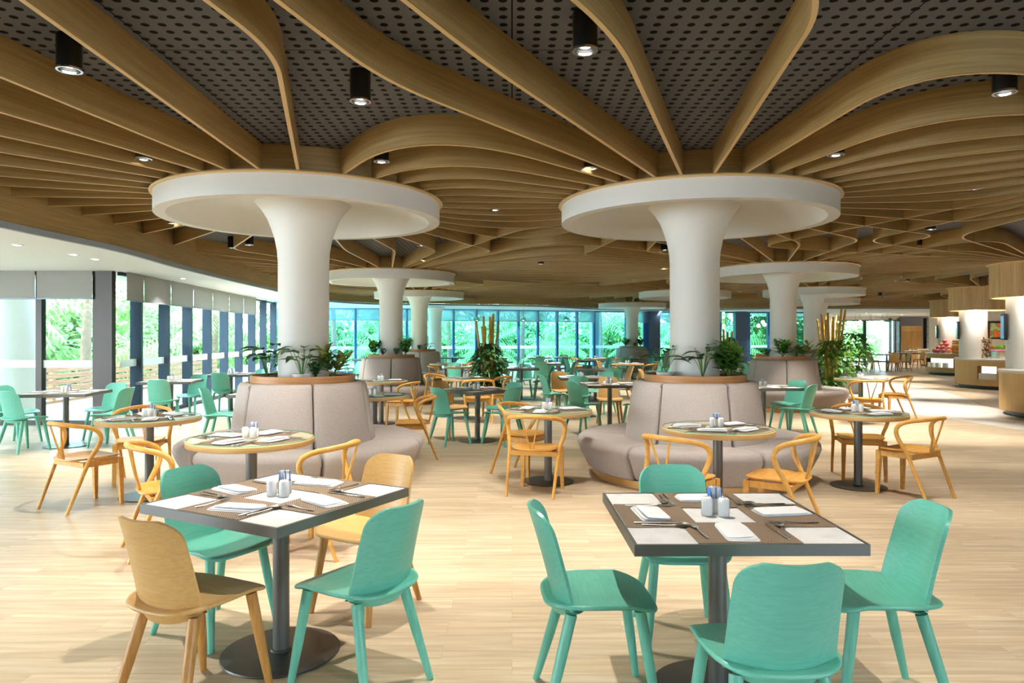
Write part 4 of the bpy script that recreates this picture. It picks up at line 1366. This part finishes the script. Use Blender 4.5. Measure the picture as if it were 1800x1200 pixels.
# ------------------------------------------------------------------ buffet: drum columns, counters and what stands on them
def drum_column():
    r = empty('drum_column')
    MB().lathe([(0.36, 0.872), (0.36, 2.9)], c=(-0.26, 0, 0), n=64).obj('shaft', M['white'], r)
    n = 110
    out = []
    for i in range(n * 2):
        a = 2 * PI * i / (n * 2)
        rr = 0.85 if (i % 2) else 0.842
        out.append((rr * math.cos(a), rr * math.sin(a)))
    inn = [(0.80 * math.cos(2 * PI * i / (2 * n)), 0.80 * math.sin(2 * PI * i / (2 * n))) for i in range(2 * n)]
    MB().rings([[(x, y, z) for x, y in q] for q, z in ((inn, 2.34), (inn, 2.28), (out, 2.28), (out, 2.938), (inn, 2.938))], cap=False).obj('drum', M['drum'], r, angle=20)
    MB().lathe([(0.80, 2.939), (0.90, 2.939), (0.912, 2.952), (0.90, 2.965), (0.80, 2.965)], n=72, cap=False).obj('rim', M['fin_edge'], r, angle=30)
    MB().lathe([(0.80, 2.966), (0.87, 2.966), (0.87, CEIL - 0.004), (0.80, CEIL - 0.004)], n=72, cap=False).obj('collar', M['fin'], r, angle=30)
    MB().lathe([(0.0, 2.50), (0.795, 2.50), (0.795, 2.51), (0.0, 2.51)], n=64, cap=False).obj('light_panel', M['led'], r, angle=30)
    return r
dk = Kind(drum_column())
for k, lab in (('D1', 'front buffet column with an oak slatted drum and glowing underside'), ('D2', 'second buffet column with an oak slatted drum, beside the fruit picture'),
               ('D3', 'third buffet column with an oak slatted drum, behind the heaped fruit')):
    dk.put((*COL[k], 0), 0, lab, 'column', 'buffet drum columns')['kind'] = 'thing'
    spot_light(COL[k][0] - 0.45, COL[k][1] - 0.55, 2.45, 80, 130, rad=0.12)
CC = {'D1': (11.0, 13.18), 'D2': (14.95, 20.9), 'D3': (18.34, 28.2), 'D4': (22.6, 36.2)}
def counter(k, niche, label):
    r = thing('buffet_counter', label, 'counter', (*CC[k], 0), 0, 'round buffet counters')
    Rr = 1.6
    MB().lathe([(1.50, 0), (1.50, 0.10)], n=72).obj('plinth', M['black_frame'], r)
    if not niche:
        MB().lathe([(Rr - 0.2, 0.10), (Rr, 0.10), (Rr, 0.82), (Rr - 0.2, 0.82)], n=96, cap=False).obj('front', M['counter_wood'], r, angle=30)
    else:
        a0, a1, z0, z1 = niche
        MB().lathe([(Rr - 0.2, 0.10), (Rr, 0.10), (Rr, z0), (Rr - 0.2, z0)], n=96, cap=False).obj('front', M['counter_wood'], r, angle=30)
        MB().lathe([(Rr - 0.2, z1), (Rr, z1), (Rr, 0.82), (Rr - 0.2, 0.82)], n=96, cap=False).obj('front_top', M['counter_wood'], r, angle=30)
        ring = [(Rr - 0.2, z0), (Rr, z0), (Rr, z1), (Rr - 0.2, z1), (Rr - 0.2, z0)]
        MB().lathe(ring, n=60, cap=False, a0=R(a1), a1=R(a0 + 360)).obj('side', M['counter_wood'], r, angle=30)
        MB().lathe([(Rr - 0.17, z0), (Rr - 0.17, z1)], n=24, cap=False, a0=R(a0), a1=R(a1)).obj('lit_niche', M['niche'], r)
        for j in range(4):
            a = R(a0 + (a1 - a0) * (0.2 + 0.2 * j))
            MB().box((math.cos(a) * (Rr - 0.08), math.sin(a) * (Rr - 0.08), z0 + 0.09), (0.12, 0.17, 0.18), a).obj('crockery_stack', M['china'], r, smooth=False)
    MB().lathe([(0.0, 0.82), (Rr + 0.02, 0.82), (Rr + 0.03, 0.83), (Rr + 0.03, 0.86), (Rr + 0.02, 0.87), (0.0, 0.87)], n=96).obj('stone_top', M['stone'], r, angle=30)
    return r
counter('D1', None, 'front curved oak buffet counter with a pale stone top')
counter('D2', (197, 216, 0.28, 0.66), 'second curved oak buffet counter with a lit white niche')
counter('D3', (150, 214, 0.30, 0.66), 'third curved buffet counter with a long lit band and heaped fruit')
counter('D4', None, 'last curved buffet counter, small and mostly hidden')

def fruit(name, m, r_):
    return MB().ball((0, 0, r_ * 0.96), r_, 14, 9, 0.93).obj(name, m, None)
for nm, c in (('pink', (222, 110, 116)), ('peach', (238, 170, 120)), ('green', (120, 190, 40)), ('red', (206, 66, 40)), ('orange', (240, 166, 30)), ('magenta', (214, 26, 120)), ('yellow', (238, 214, 60))):
    M['f_' + nm] = grain(mat('glossy_' + nm, lin(*c), 0.35), lin(*[int(v * 0.86) for v in c]), lin(*c), (14, 14, 14))
fk = {c: Kind(fruit('fruit', M['f_' + c], 0.085)) for c in ('pink', 'peach')}
fg = Kind(fruit('green_apple', M['f_green'], 0.06))
frd = Kind(fruit('red_pepper', M['f_red'], 0.05))
q = random.Random(4)
def ray_on(px, X0, Y0, depth):
    return at(px, depth)
# heap on the third counter
cx, cy = CC['D3']
n_heap = 0
for lvl, (rr, cnt) in enumerate(((0.36, 11), (0.24, 7), (0.11, 3), (0.0, 1))):
    for i in range(cnt):
        a = 2 * PI * i / cnt + lvl * 0.3
        c_ = 'pink' if q.random() < 0.6 else 'peach'
        fk[c_].put((17.08 + math.cos(a) * rr, 27.95 + math.sin(a) * rr, 0.87 + 0.125 * lvl), q.random() * 6,
                   'pink fruit heaped on the third buffet counter' if c_ == 'pink' else 'peach-coloured fruit heaped on the third buffet counter', 'fruit', 'fruit heap on the third counter')
def crate(loc, rz, label):
    r = thing('display_crate', label, 'crate', loc, rz, 'orange display crates')
    b = MB()
    for z in (0.03, 0.12, 0.21):
        for s_ in (-1, 1):
            b.box((0, s_ * 0.2, z), (0.5, 0.02, 0.07))
            b.box((s_ * 0.24, 0, z), (0.02, 0.38, 0.07))
    b.box((0, 0, 0.01), (0.46, 0.38, 0.02))
    b.obj('slatted_box', M['f_orange'], r, smooth=False)
    g = MB()
    qq = random.Random(int(loc[2] * 100))
    for i in range(5):
        for j in range(4):
            g.ball((-0.17 + i * 0.085, -0.13 + j * 0.085, 0.20), 0.045, 8, 5)
    g.obj('oranges', M['f_orange'], r)['kind'] = 'stuff'
    return r
crate((17.30, 27.28, 0.871), 0.55, 'orange slatted crate on the third counter, lower of the pair')
crate((17.30, 27.29, 1.118), 0.6, 'orange slatted crate on the third counter, upper of the pair')
# second counter: jar, trays, apples
def jar():
    r = thing('glass_jar', 'tall glass jar of dried food on the second buffet counter', 'jar', (13.66, 20.38, 0.871))
    MB().lathe([(0.0, 0.0), (0.13, 0.0), (0.135, 0.01), (0.135, 0.56), (0.13, 0.56), (0.13, 0.02), (0.0, 0.02)], n=32).obj('glass', M['glass_top'], r)
    g = MB()
    qq = random.Random(8)
    for i in range(90):
        a, rr, z = qq.uniform(0, 6.3), 0.11 * math.sqrt(qq.random()), qq.uniform(0.04, 0.62)
        g.ball((rr * math.cos(a), rr * math.sin(a), z), 0.026, 6, 4)
    g.obj('dried_food', M['bark_mix'], r)['kind'] = 'stuff'
M['bark_mix'] = grain(mat('dried_pasta', lin(170, 120, 80), 0.7), lin(90, 60, 40), lin(232, 190, 130), (18, 18, 18))
jar()
def tray(loc, m, label, rr=0.33):
    r = thing('serving_tray', label, 'tray', loc, 0, 'coloured serving trays')
    MB().lathe([(0.0, 0.20), (rr * 0.9, 0.20), (rr, 0.225), (rr * 0.98, 0.23), (rr * 0.88, 0.212), (0.0, 0.212)], n=40).obj('dish', m, r)
    for k in range(3):
        a = 2.1 * k
        MB().tube([(math.cos(a) * rr * 0.7, math.sin(a) * rr * 0.7, 0), (math.cos(a) * rr * 0.6, math.sin(a) * rr * 0.6, 0.2)], 0.006, 6).obj('leg', M['steel'], r)
    return r
tray((14.14, 20.58, 0.871), M['f_magenta'], 'magenta footed tray on the second buffet counter', 0.28)
tray((14.72, 20.5, 0.871), M['f_yellow'], 'yellow footed tray on the second buffet counter', 0.26)
def shelf(loc, label):
    r = thing('glass_riser', label, 'riser', loc, 0, 'glass risers')
    MB().box((0, 0, 0.255), (0.60, 0.30, 0.012)).obj('shelf', M['glass_top'], r, smooth=False)
    for s_ in (-1, 1):
        MB().box((s_ * 0.27, 0, 0.125), (0.02, 0.28, 0.25)).obj('foot', M['steel'], r, smooth=False)
shelf((14.33, 21.5, 0.871), 'glass riser carrying red food on the second counter')
shelf((14.98, 21.7, 0.871), 'glass riser carrying green apples on the second counter')
for i in range(5):
    for j in range(2):
        fg.put((14.98 - 0.23 + i * 0.115, 21.7 - 0.06 + j * 0.12, 0.871 + 0.262), 0, 'green apple in rows on the glass riser', 'fruit', 'green apples on the riser')
        frd.put((14.33 - 0.22 + i * 0.11, 21.5 - 0.055 + j * 0.11, 0.871 + 0.262), 0, 'red pepper in rows on the glass riser', 'vegetable', 'red peppers on the riser')
# fruit picture and monitors
for k, (y, x0, x1) in (('D2', (24.6, 15.9, 18.75)), ('D3', (32.4, 19.1, 22.8))):
    tag(struct(MB().box(((x0 + x1) / 2, y, CEIL / 2 - 0.01), (x1 - x0, 0.12, CEIL - 0.02)).obj('wall_partition', M['white'], smooth=False)), 'white partition wall facing the room behind the %s' % CN[k], 'wall', kind='structure')
def picture():
    p = at(1753, 24.5)
    r = thing('framed_picture', 'framed picture of orange fruit and green leaves on the white wall', 'picture', (p.x, 24.525, 1.735))
    pf = MB().box((0, 0, 0), (0.62, 0.03, 0.62)).obj('frame', M['black_frame'], r, smooth=False)
    MB().box((0, -0.017, 0), (0.50, 0.006, 0.49)).obj('print', M['print'], pf, smooth=False)
def print_mat():
    m = mat('fruit_print', lin(200, 160, 80), 0.5)
    t = m.node_tree
    p = t.nodes['Principled BSDF']
    tc = t.nodes.new('ShaderNodeTexCoord')
    v = t.nodes.new('ShaderNodeTexVoronoi')
    v.inputs['Scale'].default_value = 5.0
    r = t.nodes.new('ShaderNodeValToRGB')
    e = r.color_ramp.elements
    e[0].position, e[0].color = 0.0, lin(250, 150, 70)
    e[1].position, e[1].color = 0.62, lin(214, 230, 180)
    for pos, c in ((0.40, (244, 120, 60)), (0.46, (90, 160, 80)), (0.54, (150, 205, 120))):
        k = e.new(pos)
        k.color = lin(*c)
    t.links.new(tc.outputs['Object'], v.inputs['Vector'])
    t.links.new(v.outputs['Distance'], r.inputs[0])
    t.links.new(r.outputs[0], p.inputs['Base Color'])
    return m
M['print'] = print_mat()
picture()
for k, lab in (('D1', 'slim monitor mounted on the front buffet column'), ('D2', 'slim monitor mounted on the second buffet column'), ('D3', 'slim monitor mounted on the third buffet column')):
    x, y = COL[k]
    d = Vector((math.cos(R(155)), math.sin(R(155)), 0))
    a2 = math.atan2(d.y, d.x)
    r = thing('wall_monitor', lab, 'monitor', (x - 0.26 + d.x * 0.39, y + d.y * 0.39, 1.70), a2 - PI / 2, 'monitors on the buffet columns')
    cs_ = MB().box((0, 0.0, 0), (0.36, 0.05, 0.52)).obj('casing', M['black_frame'], r, smooth=False)
    MB().box((0, 0.027, 0), (0.31, 0.006, 0.46)).obj('screen', M['screen'], cs_, smooth=False)

# far lounge: oak screen, open shelves, glowing globes
r = thing('oak_screen', 'tall oak slatted screen at the end of the far lounge', 'screen', (23.55, 41.7, 0), 0)
MB().box((0, 0.03, 1.07), (1.22, 0.04, 2.14)).obj('panel', M['counter_wood'], r, smooth=False)
sl = MB()
for k in range(24):
    sl.box((-0.58 + k * 0.0504, -0.01, 0.92), (0.03, 0.04, 1.80))
sl.obj('slats', M['counter_wood'], r, smooth=False)
for (x, lab) in ((22.45, 'dark open shelf stand between the lounge window and the oak screen'), (24.5, 'dark open shelf stand on the buffet side of the oak screen')):
    r = thing('shelf_stand', lab, 'shelf', (x, 41.6, 0), 0, 'open shelf stands')
    for sx in (-0.24, 0.24):
        MB().box((sx, 0, 1.3), (0.03, 0.3, 2.6)).obj('post', M['black_frame'], r, smooth=False)
    for z in (0.3, 0.75, 1.2, 1.65, 2.1, 2.55):
        MB().box((0, 0, z), (0.46, 0.3, 0.025)).obj('shelf', M['black_frame'] if x > 24 else M['counter_wood'], r, smooth=False)
def globe():
    r = empty('globe_pendant')
    MB().ball((0, 0, 0), 0.085, 16, 10).obj('globe', M['globe'], r)
    MB().tube([(0, 0, 0.08), (0, 0, 1.0)], 0.004, 5).obj('cord', M['black'], r)
    return r
gk = Kind(globe())
for i, (cx_, cy_) in enumerate(((405, 230), (420, 252), (365, 262), (1260, 228), (1340, 250), (1358, 245), (1352, 272), (1400, 232), (1450, 228), (1458, 250), (1495, 270), (1220, 280))):
    px, py = 1260 + cx_ / 5, 520 + cy_ / 5
    Y = 32.0 if px < 1400 else 37.5 + (i % 3) * 0.5
    p = at(px, Y)
    z = 1.5 + (592 - py) * Y / 1245
    top = sofz(Y)
    gk.put((p.x, p.y, z), 0, 'glowing glass globe pendant, %s' % (('cluster by the turquoise window, ' if px < 1400 else 'far lounge cluster, ') + ordinal(i)), 'pendant lamp', 'globe pendants')
def dome():
    r = empty('dome_pendant')
    MB().lathe([(0.02, 0.15), (0.06, 0.145), (0.11, 0.10), (0.14, 0.03), (0.145, 0.0), (0.138, 0.0), (0.105, 0.09), (0.05, 0.135)], n=28, cap=False).obj('shade', M['mint'], r)
    MB().ball((0, 0, 0.03), 0.05, 12, 8).obj('bulb', M['globe'], r)
    MB().tube([(0, 0, 0.14), (0, 0, 0.53)], 0.005, 6).obj('cord', M['black'], r)
    return r
dmk = Kind(dome())
for px, py, Y, lab in ((838, 563, 30, 'pale dome pendant by the back windows, above the potted bamboo'), (920, 563, 30.6, 'pale dome pendant by the back windows, middle one'), (995, 562, 31.6, 'pale dome pendant by the back windows, beside the end blind'),
                       (1559, 566, 37, 'green dome pendant in the far lounge'), (1402, 567, 33, 'green dome pendant beside the bamboo poles')):
    p = at(px, Y)
    dmk.put((p.x, p.y, 1.5 + (592 - py) * Y / 1245), 0, lab, 'pendant lamp', 'dome pendants')

# ------------------------------------------------------------------ the garden outside
tag(slab('ground', -70, 60, -20, 90, -0.45, -0.15, M['gravel']), 'pale paving outside the windows', 'ground', kind='structure')
def tree(seed, H, Rc, n, m, zlow):
    q = random.Random(seed)
    r = empty('garden_tree')
    MB().tube(catmull([(0, 0, 0), (0.1, 0.05, H * 0.3), (-0.05, 0.1, H * 0.6), (0, 0, H * 0.85)], 4), [0.16 - 0.10 * i / 12 for i in range(13)], 8).obj('trunk', M['trunk'], r)
    lf = MB()
    blobs = []
    for k in range(14):
        a = q.uniform(0, 2 * PI)
        z = q.uniform(zlow, H)
        rr = Rc * q.uniform(0.2, 0.85)
        blobs.append((Vector((math.cos(a) * rr, math.sin(a) * rr, z)), Rc * q.uniform(0.35, 0.55)))
    for k in range(n):
        c, br = blobs[k % len(blobs)]
        d = Vector((q.gauss(0, 1), q.gauss(0, 1), q.gauss(0, 1))).normalized()
        p = c + d * br * q.uniform(0.7, 1.05)
        t = Vector((q.gauss(0, 1), q.gauss(0, 1), q.gauss(-0.2, 0.5))).normalized()
        leaf(lf, p, (d + t * 0.9), (0, 0, 1), q.uniform(0.22, 0.38), q.uniform(0.12, 0.2), 0.5, 2)
    lf.obj('crown', M[m], r, angle=180)
    return r
def palm(seed, H, nf=16, L=2.4):
    q = random.Random(seed)
    r = empty('palm_tree')
    MB().tube(catmull([(0, 0, 0), (0.06, 0, H * 0.5), (0.12, 0.05, H)], 5), [0.15 - 0.05 * i / 10 for i in range(11)], 10).obj('trunk', M['trunk'], r)
    lf = MB()
    for k in range(nf):
        a = 2 * PI * k / nf + q.uniform(-0.2, 0.2)
        el = q.uniform(-0.1, 1.1)
        p = Vector((0.12, 0.05, H))
        d = Vector((math.cos(a) * math.cos(el), math.sin(a) * math.cos(el), math.sin(el)))
        ns = 15
        for i in range(ns):
            d = (d + Vector((0, 0, -0.09))).normalized()
            p2 = p + d * (L / ns)
            s_ = d.cross(Vector((0, 0, 1))).normalized()
            ll = 0.62 * math.sin(PI * (0.12 + 0.85 * i / ns)) + 0.08
            for sg in (-1, 1):
                leaf(lf, p, d * 0.5 + s_ * sg + Vector((0, 0, -0.05)), (0, 0, 1), ll, 0.055, 0.9, 2)
            p = p2
    lf.obj('fronds', M['palm_leaf'], r, angle=180)
    return r
tk = [Kind(tree(21, 5.2, 2.0, 2000, 'tree_leaf', 0.5)), Kind(tree(22, 6.5, 2.4, 2300, 'tree_leaf2', 0.8)), Kind(tree(23, 3.0, 1.75, 3400, 'tree_leaf', 0.15))]
pk = [Kind(palm(31, 2.6)), Kind(palm(32, 3.6, 18, 2.8)), Kind(palm(33, 1.1, 20, 2.2))]
q = random.Random(12)
GL = 'trees in the garden'
kinds = ['mid-green broad tree', 'tall dark green tree', 'low bushy tree']
spots = []
for i in range(13):
    spots.append((-15.2 - (i % 2) * 1.5, 8.5 + i * 2.1, 2, 'outside the window wall'))
for i in range(6):
    spots.append((-20.0 - (i % 2) * 1.5, 10 + i * 5.0, (0, 2)[i % 2], 'in the second row outside the window wall'))
for i in range(15):
    spots.append((-16.5 + i * 2.5, 42.0 + (i % 2) * 1.3 + max(0, i - 8) * 0.3, 2, 'behind the back windows'))
for i in range(9):
    spots.append((-14 + i * 4.0, 48 + (i % 2), (1, 0)[i % 2], 'in the second row behind the back windows'))
for i in range(4):
    spots.append((19.5 + i * 2.6, 54 + i % 2, 2, 'beyond the lounge windows'))
cnt = {}
for x, y, k, w_ in spots:
    cnt[w_] = cnt.get(w_, -1) + 1
    o = tk[k].put((x, y, -0.15), q.uniform(0, 6), '%s %s, %s along the row' % (kinds[k], w_, ordinal(cnt[w_])), 'tree', GL)
    s_ = q.uniform(0.9, 1.15)
    o.scale = (s_, s_, s_)
for i, (x, y, k, lab) in enumerate(((-13.0, 12.2 + 5.0, 0, 'feathery palm just outside the corner glass'), (-12.2, 20.2, 1, 'feathery palm outside the long window wall'), (-11.2, 26.5, 0, 'feathery palm near the back garden corner'),
                                    (-9.0, 36.0, 1, 'tall palm behind the left back windows'), (-5.2, 37.0, 0, 'yellowish palm behind the left back windows'), (0.5, 37.2, 1, 'palm behind the middle of the back windows'),
                                    (4.8, 38.0, 1, 'palm behind the post outside the back windows'), (9.6, 38.2, 0, 'palm outside the turquoise window'), (-3.2, 36.4, 0, 'low palm seen left of the potted bamboo'), (-7.2, 37.6, 2, 'low fan of palm fronds at the garden end of the back windows'), (-1.4, 37.8, 2, 'low fan of palm fronds behind the potted bamboo'),
                                    (2.4, 38.2, 2, 'low fan of palm fronds left of the post palm'), (7.2, 38.6, 2, 'low fan of palm fronds behind the dark blue pillar'), (12.6, 39.4, 2, 'low fan of palm fronds outside the turquoise window'), (-13.6, 14.0, 2, 'low fan of palm fronds beside the outdoor column'), (-12.4, 23.6, 2, 'low fan of palm fronds along the long window wall'))):
    pk[k].put((x, y, -0.15), q.uniform(0, 6), lab, 'palm tree', 'palms in the garden')
r = thing('garden_fence', 'low brown timber fence outside the long window wall', 'fence', (-10.6, 20, -0.15), R(3))
for k in range(7):
    MB().box((0, -6.0 + k * 2.0, 0.5), (0.1, 0.1, 1.0)).obj('post', M['deck'], r, smooth=False)
for k in range(6):
    MB().box((0.04, 0, 0.16 + k * 0.15), (0.03, 12.2, 0.11)).obj('rail_board', M['deck'], r, smooth=False)
for kk in [mint, oak, armc, sqt, rdt, nap, sal, pep, sac, frk, knf, spn, pmt, ly1, ly2, ly3, bs1, bs2, bs3, dk, gk, dmk, fg, frd, dl, rc, dc, bqA] + tk + pk + list(fk.values()):
    kk.drop()

dups = {k: v for k, v in LABELS.items() if len(v) > 1}
print('DUP LABELS', len(dups), list(dups)[:12])
